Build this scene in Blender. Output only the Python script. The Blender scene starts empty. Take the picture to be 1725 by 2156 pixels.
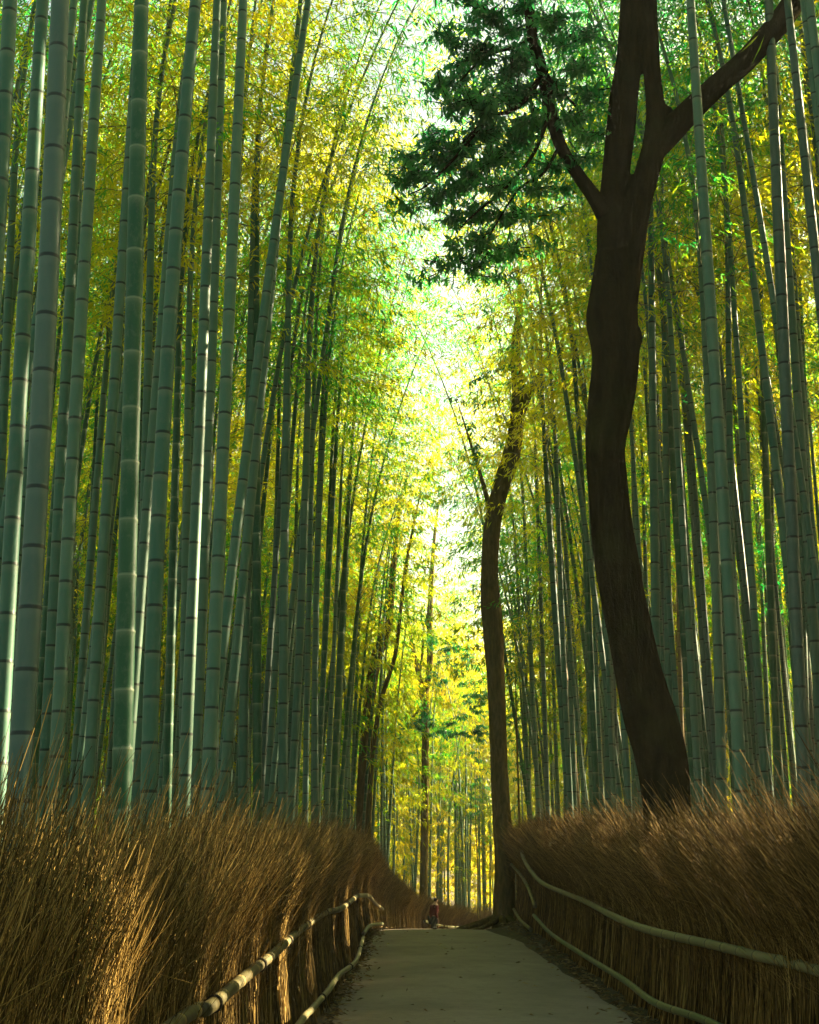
import bpy, math, random
import numpy as np
from mathutils import Vector, Matrix, noise as mnoise

SEED = 11
HAZE = 0.0008
random.seed(SEED)
rng = np.random.default_rng(SEED)
sc = bpy.context.scene
COL = sc.collection
R = math.radians

# ------------------------------------------------------------------ camera
F = 2700.0                       # focal length for a picture 1725 x 2156
CX, CY = 862.5, 1078.0
CAMZ = 1.6
PITCH = math.atan(742.0 / F)
cp, sp_ = math.cos(PITCH), math.sin(PITCH)
cam_d = bpy.data.cameras.new('camera')
cam_d.sensor_fit = 'VERTICAL'
cam_d.sensor_height = 36.0
cam_d.lens = 36.0 * F / 2156.0
cam_d.clip_start = 0.05
cam_d.clip_end = 2000
cam = bpy.data.objects.new('camera', cam_d)
COL.objects.link(cam)
cam.location = (0, 0, CAMZ)
cam.rotation_euler = (math.pi / 2 + PITCH, 0, 0)
sc.camera = cam


def ray(px, py):
    a, b = (px - CX) / F, (CY - py) / F
    return np.array([a, cp - b * sp_, sp_ + b * cp])


def at_y(px, py, y):              # point of the view line on the vertical plane y = const
    r = ray(px, py)
    return np.array([0, 0, CAMZ]) + r * (y / r[1])


def proj(p):                      # where a point shows, for laying out the grove
    x, y, z = p[0], p[1], p[2] - CAMZ
    d = y * cp + z * sp_
    return CX + F * x / d, CY - F * (-y * sp_ + z * cp) / d, d


# ------------------------------------------------------------------ terrain
_ys = np.linspace(-60, 400, 9201)


def _slope(y):
    s = np.full_like(y, 0.0192)
    t = np.clip((y - 20) / 11, 0, 1); t = t * t * (3 - 2 * t)
    s = s + (-0.072 - 0.0192) * t
    t = np.clip((y - 55) / 22, 0, 1); t = t * t * (3 - 2 * t)
    s = s + 0.077 * t
    s[y < -2] = 0
    return s


_zs = np.cumsum(_slope(_ys)) * (_ys[1] - _ys[0])
_zs -= np.interp(0, _ys, _zs)


def gz(x, y):
    z = float(np.interp(y, _ys, _zs))
    z += 0.22 * math.exp(-((x - 2.5) / 0.75) ** 2 - ((y - 25.5) / 3.0) ** 2)
    side = max(0.0, abs(x - 0.6) - 2.0)
    z += min(0.5, side * 0.05)
    return z


# ------------------------------------------------------------------ mesh helpers
def mesh_np(name, verts, faces, mats, smooth=True, midx=None, attrs=None):
    verts = np.asarray(verts, dtype=np.float32).reshape(-1, 3)
    faces = np.asarray(faces, dtype=np.int32)
    n, k = faces.shape
    me = bpy.data.meshes.new(name)
    me.vertices.add(len(verts)); me.vertices.foreach_set('co', verts.ravel())
    me.loops.add(n * k); me.loops.foreach_set('vertex_index', faces.ravel())
    me.polygons.add(n)
    me.polygons.foreach_set('loop_start', np.arange(0, n * k, k, dtype=np.int32))
    me.polygons.foreach_set('loop_total', np.full(n, k, dtype=np.int32))
    for m in (mats if isinstance(mats, (list, tuple)) else [mats]):
        me.materials.append(m)
    if midx is not None:
        me.polygons.foreach_set('material_index', np.asarray(midx, dtype=np.int32))
    me.polygons.foreach_set('use_smooth', np.full(n, bool(smooth)))
    for an, av in (attrs or {}).items():
        a = me.attributes.new(an, 'FLOAT', 'POINT')
        a.data.foreach_set('value', np.asarray(av, dtype=np.float32).ravel())
    me.update(calc_edges=True)
    return me


def add(name, data, parent=None, loc=None):
    o = bpy.data.objects.new(name, data)
    COL.objects.link(o)
    if parent is not None:
        o.parent = parent
    if loc is not None:
        o.location = loc
    return o


def tag(o, label=None, cat=None, group=None, kind=None):
    if label: o['label'] = label
    if cat: o['category'] = cat
    if group: o['group'] = group
    if kind: o['kind'] = kind
    return o


def thing(name, label, cat, loc=(0, 0, 0), group=None):
    o = add(name, None, loc=loc)
    o.empty_display_size = 0.2
    return tag(o, label, cat, group)


def tubes(P, Rad, S=6, cap=False):
    """P (N,K,3) polylines, Rad (N,K) radii -> verts, quads"""
    P = np.asarray(P, float); Rad = np.asarray(Rad, float)
    N, K, _ = P.shape
    T = np.empty_like(P)
    T[:, 1:-1] = P[:, 2:] - P[:, :-2]
    T[:, 0] = P[:, 1] - P[:, 0]; T[:, -1] = P[:, -1] - P[:, -2]
    T /= np.linalg.norm(T, axis=2, keepdims=True) + 1e-12
    mean = T.mean(axis=1)
    ref = np.where(np.abs(mean[:, 1:2]) < 0.75, np.array([[0, 1.0, 0]]), np.array([[1.0, 0, 0]]))
    ref = np.repeat(ref[:, None, :], K, axis=1)
    A = np.cross(T, ref); A /= np.linalg.norm(A, axis=2, keepdims=True) + 1e-12
    B = np.cross(A, T)
    ang = np.arange(S) * 2 * np.pi / S
    V = (P[:, :, None, :] + Rad[:, :, None, None] *
         (A[:, :, None, :] * np.cos(ang)[None, None, :, None] + B[:, :, None, :] * np.sin(ang)[None, None, :, None]))
    V = V.reshape(-1, 3)
    n = np.arange(N)[:, None, None] * (K * S)
    k = np.arange(K - 1)[None, :, None] * S
    s = np.arange(S)[None, None, :]; s2 = (s + 1) % S
    q = np.stack([n + k + s, n + k + S + s, n + k + S + s2, n + k + s2], axis=-1).reshape(-1, 4)
    return V, q


class Acc:
    """collects pieces with the same face size into one mesh"""
    def __init__(self): self.v = []; self.f = []; self.m = []; self.n = 0; self.a = []
    def add(self, v, f, mi=0, att=None):
        v = np.asarray(v).reshape(-1, 3); f = np.asarray(f)
        self.v.append(v); self.f.append(f + self.n); self.n += len(v)
        self.m.append(np.full(len(f), mi)); self.a.append(np.zeros(len(v)) if att is None else np.asarray(att).ravel())
    def mesh(self, name, mats, smooth=True, attr=None):
        return mesh_np(name, np.concatenate(self.v), np.concatenate(self.f), mats, smooth,
                       np.concatenate(self.m), {attr: np.concatenate(self.a)} if attr else None)


def spline(pts, n):
    """Catmull-Rom through pts (M,D), n samples"""
    p = np.asarray(pts, float)
    seg = np.linalg.norm(np.diff(p[:, :3], axis=0), axis=1)
    u = np.concatenate([[0], np.cumsum(seg)])
    t = np.linspace(0, u[-1], n)
    ext = np.vstack([2 * p[0] - p[1], p, 2 * p[-1] - p[-2]])
    out = np.empty((n, p.shape[1]))
    for i, tt in enumerate(t):
        k = min(max(int(np.searchsorted(u, tt, side='right')) - 1, 0), len(p) - 2)
        s = (tt - u[k]) / max(u[k + 1] - u[k], 1e-9)
        a, b, c, d = ext[k], ext[k + 1], ext[k + 2], ext[k + 3]
        out[i] = 0.5 * ((2 * b) + (-a + c) * s + (2 * a - 5 * b + 4 * c - d) * s * s + (-a + 3 * b - 3 * c + d) * s ** 3)
    return out


# ------------------------------------------------------------------ materials
class NT:
    def __init__(self, name):
        self.m = bpy.data.materials.new(name); self.m.use_nodes = True
        self.t = self.m.node_tree; self.t.nodes.clear()
        self.out = self.t.nodes.new('ShaderNodeOutputMaterial')
    def n(self, typ, **kw):
        x = self.t.nodes.new('ShaderNode' + typ)
        for k, v in kw.items():
            if k[0] == 'i' and k[1:].isdigit(): x.inputs[int(k[1:])].default_value = v
            elif hasattr(x, k): setattr(x, k, v)
            else: x.inputs[k.replace('_', ' ')].default_value = v
        return x
    def l(self, a, b): self.t.links.new(a, b)
    def math(self, op, a, b=None):
        x = self.n('Math', operation=op)
        for i, v in enumerate((a, b)):
            if v is None: continue
            if isinstance(v, (int, float)): x.inputs[i].default_value = v
            else: self.l(v, x.inputs[i])
        return x.outputs[0]
    def ramp(self, src, stops, interp='LINEAR'):
        x = self.n('ValToRGB'); x.color_ramp.interpolation = interp
        els = x.color_ramp.elements
        while len(els) < len(stops): els.new(0.5)
        for e, (p, c) in zip(els, stops):
            e.position = p; e.color = (*c, 1) if len(c) == 3 else c
        self.l(src, x.inputs[0]); return x.outputs[0]
    def mix(self, fac, a, b, blend='MIX'):
        x = self.n('Mix', data_type='RGBA', blend_type=blend)
        for i, v in ((0, fac), (6, a), (7, b)):
            if isinstance(v, (int, float)): x.inputs[i].default_value = v
            elif isinstance(v, tuple): x.inputs[i].default_value = (*v, 1)
            else: self.l(v, x.inputs[i])
        return x.outputs[2]
    def noise(self, scale, detail=4, rough=0.55, vec=None, stretch=None):
        x = self.n('TexNoise'); x.inputs['Scale'].default_value = scale
        x.inputs['Detail'].default_value = detail; x.inputs['Roughness'].default_value = rough
        if vec is None: vec = self.n('TexCoord').outputs['Object']
        if stretch:
            mp = self.n('Mapping'); mp.inputs['Scale'].default_value = stretch
            self.l(vec, mp.inputs['Vector']); vec = mp.outputs[0]
        self.l(vec, x.inputs['Vector']); return x.outputs['Fac']
    def bsdf(self, color, rough=0.6, spec=0.3, bump=None, bstr=0.3, bdist=0.01):
        b = self.n('BsdfPrincipled')
        if isinstance(color, tuple): b.inputs['Base Color'].default_value = (*color, 1)
        else: self.l(color, b.inputs['Base Color'])
        if isinstance(rough, (int, float)): b.inputs['Roughness'].default_value = rough
        else: self.l(rough, b.inputs['Roughness'])
        b.inputs['Specular IOR Level'].default_value = spec
        if bump is not None:
            bp = self.n('Bump'); bp.inputs['Strength'].default_value = bstr; bp.inputs['Distance'].default_value = bdist
            self.l(bump, bp.inputs['Height']); self.l(bp.outputs[0], b.inputs['Normal'])
        self.l(b.outputs[0], self.out.inputs[0]); return b


def culm_mat(name, c1, c2, ring, pale, young=False, spec=0.22):
    k = NT(name)
    at = k.n('Attribute', attribute_name='node_pos')
    fr = k.math('FRACT', at.outputs['Fac'])
    oi = k.n('ObjectInfo').outputs['Random']
    n1 = k.noise(3.0, 5, 0.6, stretch=(6, 6, 0.8))
    n2 = k.noise(22.0, 4, 0.7, stretch=(1, 1, 0.6))
    wn = k.n('TexWhiteNoise', noise_dimensions='1D')
    k.l(k.math('ADD', k.math('FLOOR', at.outputs['Fac']), k.math('MULTIPLY', oi, 91.0)), wn.inputs['W'])
    f = k.math('ADD', k.math('MULTIPLY', n1, 0.55), k.math('MULTIPLY', oi, 0.4))
    f = k.math('ADD', f, k.math('MULTIPLY', wn.outputs['Value'], 0.22))
    col = k.mix(k.ramp(f, [(0.3, (0, 0, 0)), (0.85, (1, 1, 1))]), c1, c2)
    blot = k.ramp(n2, [(0.52, (0, 0, 0)), (0.72, (1, 1, 1))])
    col = k.mix(k.math('MULTIPLY', blot, 0.35), col, tuple(0.6 * x + 0.03 for x in pale))
    if young:
        band = k.ramp(fr, [(0.0, (1, 1, 1)), (0.035, (0.05,) * 3), (0.05, (0.0,) * 3), (0.72, (0.0,) * 3), (0.9, (0.22,) * 3), (0.975, (0.55,) * 3), (0.985, (1,) * 3)])
        line = k.ramp(fr, [(0.0, (0, 0, 0)), (0.03, (0, 0, 0)), (0.036, (0.5,) * 3), (0.05, (0, 0, 0))])
    else:
        band = k.ramp(fr, [(0.0, (0, 0, 0)), (0.05, (0.0,) * 3), (0.8, (0.0,) * 3), (0.965, (0.7,) * 3), (0.975, (0.2,) * 3)])
        line = k.ramp(fr, [(0.0, (1, 1, 1)), (0.03, (1, 1, 1)), (0.055, (0,) * 3), (0.97, (0,) * 3), (0.985, (1,) * 3)])
    col = k.mix(k.math('MULTIPLY', band, 0.7), col, pale)
    col = k.mix(k.math('MULTIPLY', line, 0.85), col, ring)
    k.bsdf(col, k.math('ADD', k.math('MULTIPLY', n2, 0.3), 0.33), spec, n1, 0.12, 0.004)
    return k.m


def leaf_mat(name, stops, trans, fac=0.6, rough=0.5, spec=0.12, bias=0.435, high=0.0):
    """stops: leaf colours from the greenest to the yellowest; trans: colour of light through the leaf"""
    k = NT(name)
    g = k.n('NewGeometry').outputs['Random Per Island']
    oi = k.n('ObjectInfo').outputs['Random']
    nz = k.noise(0.20, 3, 0.55, vec=k.n('NewGeometry').outputs['Position'])
    f = k.math('ADD', k.math('MULTIPLY', g, 0.30), k.math('MULTIPLY', oi, 0.34))
    f = k.math('ADD', f, k.math('MULTIPLY', k.math('SUBTRACT', nz, bias), 2.6))
    if high:                        # leaf hue shifts greener with height
        sx = k.n('SeparateXYZ'); k.l(k.n('NewGeometry').outputs['Position'], sx.inputs[0])
        f = k.math('SUBTRACT', f, k.math('MULTIPLY', k.math('MAXIMUM', k.math('SUBTRACT', sx.outputs[2], 11.5), 0.0), high))
    col = k.ramp(f, stops); tr = k.ramp(f, trans)
    b = k.n('BsdfPrincipled'); k.l(col, b.inputs['Base Color'])
    b.inputs['Roughness'].default_value = rough; b.inputs['Specular IOR Level'].default_value = spec
    t = k.n('BsdfTranslucent'); k.l(tr, t.inputs['Color'])
    mx = k.n('MixShader'); mx.inputs[0].default_value = fac
    k.l(b.outputs[0], mx.inputs[1]); k.l(t.outputs[0], mx.inputs[2]); k.l(mx.outputs[0], k.out.inputs[0])
    return k.m


def bark_mat(name, c1, c2, moss, scale=6.0):
    k = NT(name)
    a = k.noise(scale, 8, 0.65, stretch=(2.2, 2.2, 0.5))
    b = k.noise(1.3, 4, 0.6)
    c = k.noise(40, 4, 0.6)
    col = k.mix(k.ramp(a, [(0.35, (0, 0, 0)), (0.7, (1, 1, 1))]), c1, c2)
    col = k.mix(k.math('MULTIPLY', k.ramp(b, [(0.52, (0, 0, 0)), (0.68, (1, 1, 1))]), 0.55), col, moss)
    h = k.math('ADD', a, k.math('MULTIPLY', c, 0.12))
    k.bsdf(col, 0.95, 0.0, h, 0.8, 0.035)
    return k.m


def brush_mat(name, stops):
    k = NT(name)
    g = k.n('NewGeometry').outputs['Random Per Island']
    nz = k.noise(9, 3, 0.6, vec=k.n('NewGeometry').outputs['Position'], stretch=(1, 1, 0.25))
    f = k.math('ADD', k.math('MULTIPLY', g, 0.75), k.math('MULTIPLY', nz, 0.35))
    col = k.ramp(f, stops)
    k.bsdf(col, 0.75, 0.06)
    return k.m


M = {}
M['culm'] = culm_mat('bamboo_culm_grey_green', (0.034, 0.110, 0.074), (0.080, 0.155, 0.104), (0.006, 0.009, 0.006), (0.15, 0.18, 0.125))
M['culm_blue'] = culm_mat('bamboo_culm_blue_grey', (0.038, 0.084, 0.068), (0.066, 0.115, 0.096), (0.006, 0.009, 0.008), (0.11, 0.15, 0.125))
M['culm_young'] = culm_mat('bamboo_culm_dark_green', (0.009, 0.070, 0.032), (0.028, 0.095, 0.042), (0.006, 0.020, 0.010), (0.20, 0.24, 0.15), True)
M['culm_dead'] = culm_mat('bamboo_culm_tan', (0.20, 0.13, 0.06), (0.30, 0.20, 0.10), (0.05, 0.03, 0.015), (0.34, 0.27, 0.17))
M['rail'] = culm_mat('bamboo_rail', (0.062, 0.056, 0.022), (0.11, 0.088, 0.034), (0.012, 0.010, 0.005), (0.50, 0.35, 0.12))
M['rail_green'] = culm_mat('bamboo_rail_greenish', (0.075, 0.098, 0.030), (0.155, 0.130, 0.055), (0.02, 0.022, 0.010), (0.26, 0.22, 0.10))
GREENS = [(0.10, (0.016, 0.095, 0.022)), (0.36, (0.050, 0.135, 0.014)), (0.60, (0.17, 0.180, 0.008)), (0.9, (0.24, 0.21, 0.010))]
GTRANS = [(0.10, (0.012, 0.42, 0.06)), (0.36, (0.20, 0.58, 0.015)), (0.60, (0.84, 0.84, 0.008)), (0.9, (0.94, 0.80, 0.010))]
M['leaf'] = leaf_mat('bamboo_leaf', GREENS, GTRANS, bias=0.425, high=0.05)
M['leaf_gold'] = leaf_mat('golden_bamboo_leaf', [(0.05, (0.030, 0.105, 0.014)), (0.3, (0.115, 0.130, 0.008)), (0.6, (0.19, 0.17, 0.006)), (0.9, (0.22, 0.17, 0.008))],
                          [(0.05, (0.04, 0.30, 0.010)), (0.3, (0.32, 0.46, 0.006)), (0.6, (0.66, 0.57, 0.004)), (0.9, (0.74, 0.56, 0.005))], bias=0.44)  # yellower, less reflective leaf variant for the far groves
M['leaf_dark'] = leaf_mat('evergreen_leaf', [(0.2, (0.018, 0.120, 0.055)), (0.9, (0.060, 0.180, 0.060))],
                          [(0.2, (0.02, 0.36, 0.13)), (0.9, (0.12, 0.52, 0.08))], 0.55, 0.35, 0.35)
M['leaf_mid'] = leaf_mat('understory_leaf', [(0.2, (0.010, 0.070, 0.025)), (0.9, (0.030, 0.12, 0.03))],
                         [(0.2, (0.01, 0.17, 0.04)), (0.9, (0.06, 0.30, 0.05))], 0.45, 0.4, 0.25)
M['twig'] = brush_mat('bamboo_branch', [(0.1, (0.06, 0.075, 0.03)), (0.9, (0.19, 0.17, 0.07))])
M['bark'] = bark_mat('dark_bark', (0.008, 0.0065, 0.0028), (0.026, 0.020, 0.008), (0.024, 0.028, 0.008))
M['bark_brown'] = bark_mat('brown_bark', (0.050, 0.040, 0.013), (0.135, 0.100, 0.034), (0.075, 0.075, 0.020), 9)
M['brush'] = brush_mat('dry_brush', [(0.1, (0.012, 0.0065, 0.0012)), (0.45, (0.085, 0.048, 0.011)), (0.8, (0.26, 0.152, 0.038)), (1.0, (0.56, 0.36, 0.11))])
M['brush_grey'] = brush_mat('weathered_brush', [(0.1, (0.011, 0.007, 0.0012)), (0.45, (0.080, 0.052, 0.013)), (0.82, (0.26, 0.165, 0.043)), (1.0, (0.56, 0.38, 0.12))])


def simple(name, c1, c2, scale, rough=0.8, bstr=0.3, bdist=0.01, stretch=None, spec=0.2):
    k = NT(name)
    a = k.noise(scale, 6, 0.65, vec=k.n('NewGeometry').outputs['Position'], stretch=stretch)
    col = k.mix(k.ramp(a, [(0.3, (0, 0, 0)), (0.72, (1, 1, 1))]), c1, c2)
    k.bsdf(col, rough, spec, a, bstr, bdist)
    return k.m


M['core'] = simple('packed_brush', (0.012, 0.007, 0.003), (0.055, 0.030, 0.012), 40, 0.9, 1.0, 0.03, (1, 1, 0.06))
M['soil'] = simple('forest_soil', (0.035, 0.026, 0.012), (0.10, 0.078, 0.036), 5, 0.95, 0.8, 0.04)
M['twine'] = simple('dark_twine', (0.012, 0.010, 0.007), (0.04, 0.03, 0.018), 60, 0.9)

k = NT('path_surface')
pos = k.n('NewGeometry').outputs['Position']
a = k.noise(90, 5, 0.7, vec=pos); b = k.noise(1.1, 4, 0.6, vec=pos); c = k.noise(9, 5, 0.7, vec=pos)
vo = k.n('TexVoronoi'); vo.inputs['Scale'].default_value = 160; k.l(pos, vo.inputs['Vector'])
col = k.mix(k.ramp(b, [(0.35, (0, 0, 0)), (0.65, (1, 1, 1))]), (0.175, 0.135, 0.105), (0.270, 0.212, 0.165))
col = k.mix(k.math('MULTIPLY', k.ramp(a, [(0.35, (0, 0, 0)), (0.7, (1, 1, 1))]), 0.5), col, (0.36, 0.305, 0.22))
col = k.mix(k.math('MULTIPLY', k.ramp(c, [(0.5, (0, 0, 0)), (0.75, (1, 1, 1))]), 0.35), col, (0.105, 0.088, 0.05))
col = k.mix(k.math('MULTIPLY', k.ramp(vo.outputs['Distance'], [(0.0, (1, 1, 1)), (0.35, (0, 0, 0))]), 0.35), col, (0.10, 0.09, 0.055))
k.bsdf(col, 0.9, 0.15, k.math('ADD', a, vo.outputs['Distance']), 0.5, 0.006)
M['path'] = k.m

# ------------------------------------------------------------------ light
SUN_AZ, SUN_EL = R(64), R(23)       # azimuth from +Y towards +X
sd = Vector((math.sin(SUN_AZ) * math.cos(SUN_EL), math.cos(SUN_AZ) * math.cos(SUN_EL), math.sin(SUN_EL)))
sl = bpy.data.lights.new('sun', 'SUN'); sl.energy = 5.0; sl.angle = R(0.5); sl.color = (1.0, 0.83, 0.52)
so = add('sun', sl); so.rotation_euler = sd.to_track_quat('Z', 'Y').to_euler()
w = bpy.data.worlds.new('World'); sc.world = w; w.use_nodes = True
bg = w.node_tree.nodes['Background']
sky = w.node_tree.nodes.new('ShaderNodeTexSky'); sky.sky_type = 'NISHITA'; sky.sun_disc = False
sky.sun_elevation = SUN_EL; sky.sun_rotation = SUN_AZ; sky.air_density = 1.0; sky.dust_density = 4.5; sky.ozone_density = 1.0
mxw = w.node_tree.nodes.new('ShaderNodeMix'); mxw.data_type = 'RGBA'; mxw.blend_type = 'MULTIPLY'; mxw.inputs[0].default_value = 1.0
mxw.inputs[7].default_value = (1.04, 1.0, 0.64, 1)      # warm tint on the sky light, offsetting its blue
w.node_tree.links.new(sky.outputs[0], mxw.inputs[6]); w.node_tree.links.new(mxw.outputs[2], bg.inputs[0]); bg.inputs[1].default_value = 0.055

# ------------------------------------------------------------------ fence lines and the path
def on_ground(px, py, h):          # point of the view line at height h over the path
    r = ray(px, py); y = 2.0
    for _ in range(60):
        z = np.interp(y, _ys, _zs) + h
        y = (CAMZ - z) / max(-r[2] / r[1], 1e-4) if False else y
        f = CAMZ + r[2] / r[1] * y - z
        y += f / 0.12
    return np.array([0, 0, CAMZ]) + r * (y / r[1])


HT, HB = 0.84, 0.31
L_top = [on_ground(x, y, HT) for x, y in ((372, 2154), (435, 2124), (467, 2099), (520, 2054), (572, 2012), (625, 1964), (665, 1934), (692, 1919), (720, 1912))]
L_top = [np.array([-1.02, 1.6, gz(0, 1.6) + 0.83])] + L_top + [at_y(750, 1888, 18.6)]
L_bot = [on_ground(x, y, HB) for x, y in ((632, 2154), (655, 2127), (690, 2087), (715, 2052), (750, 2022))] + [at_y(765, 1974, 18.8)]
L_bot = [np.array([-0.86, 2.0, gz(0, 2) + 0.3]), np.array([-0.84, 6.0, gz(0, 6) + 0.3])] + L_bot
L_top2 = [at_y(753, 1886, 18.9), at_y(777, 1887, 21.5), at_y(790, 1902, 24.5), at_y(807, 1914, 29)]
L_bot2 = [at_y(766, 1966, 19.2), at_y(780, 1949, 22.3), at_y(805, 1945, 26.5)]
R_top = [on_ground(x, y, HT) for x, y in ((1724, 2044), (1600, 2014), (1512, 1992), (1362, 1957), (1290, 1928))]
R_top = [np.array([2.35, 4.4, gz(2, 4.4) + 0.86])] + R_top + [at_y(1230, 1897, 17.0), at_y(1147, 1862, 20.0), at_y(1120, 1836, 21.5), at_y(1104, 1810, 23.0), at_y(1097, 1788, 24.0)]
R_bot = [on_ground(x, y, HB) for x, y in ((1502, 2156), (1382, 2112), (1315, 2064), (1247, 2022))] + [at_y(1162, 1967, 19.0), at_y(1124, 1927, 20.6)]
R_bot = [np.array([2.3, 4.0, gz(2, 4) + 0.32]), np.array([2.24, 7.5, gz(2, 7.5) + 0.31])] + R_bot
R_top2 = [at_y(1127, 1908, 21.2), at_y(1112, 1868, 23.0), at_y(1095, 1840, 24.6), at_y(1077, 1820, 26.2)]
R_bot2 = [at_y(1118, 1957, 21.6), at_y(1095, 1936, 23.6), at_y(1082, 1914, 25.4)]

# front face of the brush, on the path side (x, y)
Lf = np.array([(-1.02, 0.9), (-1.0, 4), (-0.97, 7), (-0.93, 10), (-0.86, 14), (-0.80, 18.7), (-0.80, 24), (-0.74, 30), (-0.50, 36), (-0.05, 43), (0.45, 48.5)])
Rf = np.array([(2.42, 2.0), (2.40, 6), (2.33, 10), (2.26, 14), (2.26, 18), (2.22, 21.5), (2.12, 24), (2.1, 26.5)])
FARf = np.array([(0.55, 49.5), (0.95, 53.0), (1.9, 57.5), (3.6, 61.5), (6.0, 64.0), (9.5, 65.5)])


def fx(line, y): return float(np.interp(y, line[:, 1], line[:, 0]))


# ground: one sheet, sunk a little under the path
def path_edges(y):
    l = np.interp(y, [-30, 14, 22, 30, 36, 43, 49, 53, 58, 62], [-0.84, -0.70, -0.62, -0.60, -0.3, 0.15, 0.75, 1.2, 2.3, 4.2])
    r = np.interp(y, [-30, 8, 14, 22, 30, 40, 50, 58, 62], [2.14, 2.12, 2.02, 1.75, 1.8, 2.6, 4.5, 8.0, 11])
    return float(l), float(r)


gx = np.unique(np.concatenate([np.linspace(-400, -20, 20), np.linspace(-20, -3, 35), np.linspace(-3, 4, 57), np.linspace(4, 20, 33), np.linspace(20, 400, 20)]))
gy = np.unique(np.concatenate([np.linspace(-60, 0, 16), np.linspace(0, 40, 161), np.linspace(40, 80, 81), np.linspace(80, 400, 33)]))
XX, YY = np.meshgrid(gx, gy)
ZZ = np.empty_like(XX)
for i in range(XX.shape[0]):
    l, r = path_edges(gy[i])
    for j in range(XX.shape[1]):
        x = XX[i, j]; z = gz(x, gy[i])
        if l - 0.12 < x < r + 0.12: z -= 0.03
        else: z += 0.03 * mnoise.noise(Vector((x * 1.7, gy[i] * 1.7, 0)))
        ZZ[i, j] = z
nx, ny = len(gx), len(gy)
ii, jj = np.meshgrid(np.arange(ny - 1), np.arange(nx - 1), indexing='ij')
q = np.stack([ii * nx + jj, ii * nx + jj + 1, (ii + 1) * nx + jj + 1, (ii + 1) * nx + jj], -1).reshape(-1, 4)
tag(add('ground', mesh_np('ground', np.stack([XX, YY, ZZ], -1), q, M['soil'])), kind='structure')
pv, pq = [], []
py_ = np.concatenate([np.arange(-25, 0, 1.0), np.arange(0, 60.5, 0.2)])
NXP = 22
for i, y in enumerate(py_):
    l, r = path_edges(y)
    l += 0.05 * mnoise.noise(Vector((y * 1.3, 3, 0))) + 0.03 * mnoise.noise(Vector((y * 5, 3, 0)))
    r += 0.07 * mnoise.noise(Vector((y * 1.1, 9, 0))) + 0.04 * mnoise.noise(Vector((y * 5, 9, 0)))
    for j in range(NXP):
        t = j / (NXP - 1); x = l + (r - l) * t
        pv.append((x, y, gz(0.5, y) + 0.035 * math.sin(math.pi * t) - 0.012 + 0.012 * mnoise.noise(Vector((x * 0.9, y * 0.5, 5)))))
for i in range(len(py_) - 1):
    for j in range(NXP - 1):
        a0 = i * NXP + j; pq.append((a0, a0 + 1, a0 + NXP + 1, a0 + NXP))
tag(add('path', mesh_np('path', pv, pq, M['path'])), kind='structure')

# ------------------------------------------------------------------ brush fences
def along(line, s):
    d = np.linalg.norm(np.diff(line, axis=0), axis=1); u = np.concatenate([[0], np.cumsum(d)])
    x = np.interp(s, u, line[:, 0]); y = np.interp(s, u, line[:, 1])
    k = np.clip(np.searchsorted(u, s, side='right') - 1, 0, len(d) - 1)
    t = np.diff(line, axis=0)[k] / d[k][:, None]
    return x, y, t, u[-1]


vgz = np.vectorize(gz)


def cn(s, f, seed):                # smooth noise along the fence
    return np.array([mnoise.noise(Vector((float(v) * f, seed * 7.3, 0.4))) for v in s])


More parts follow.
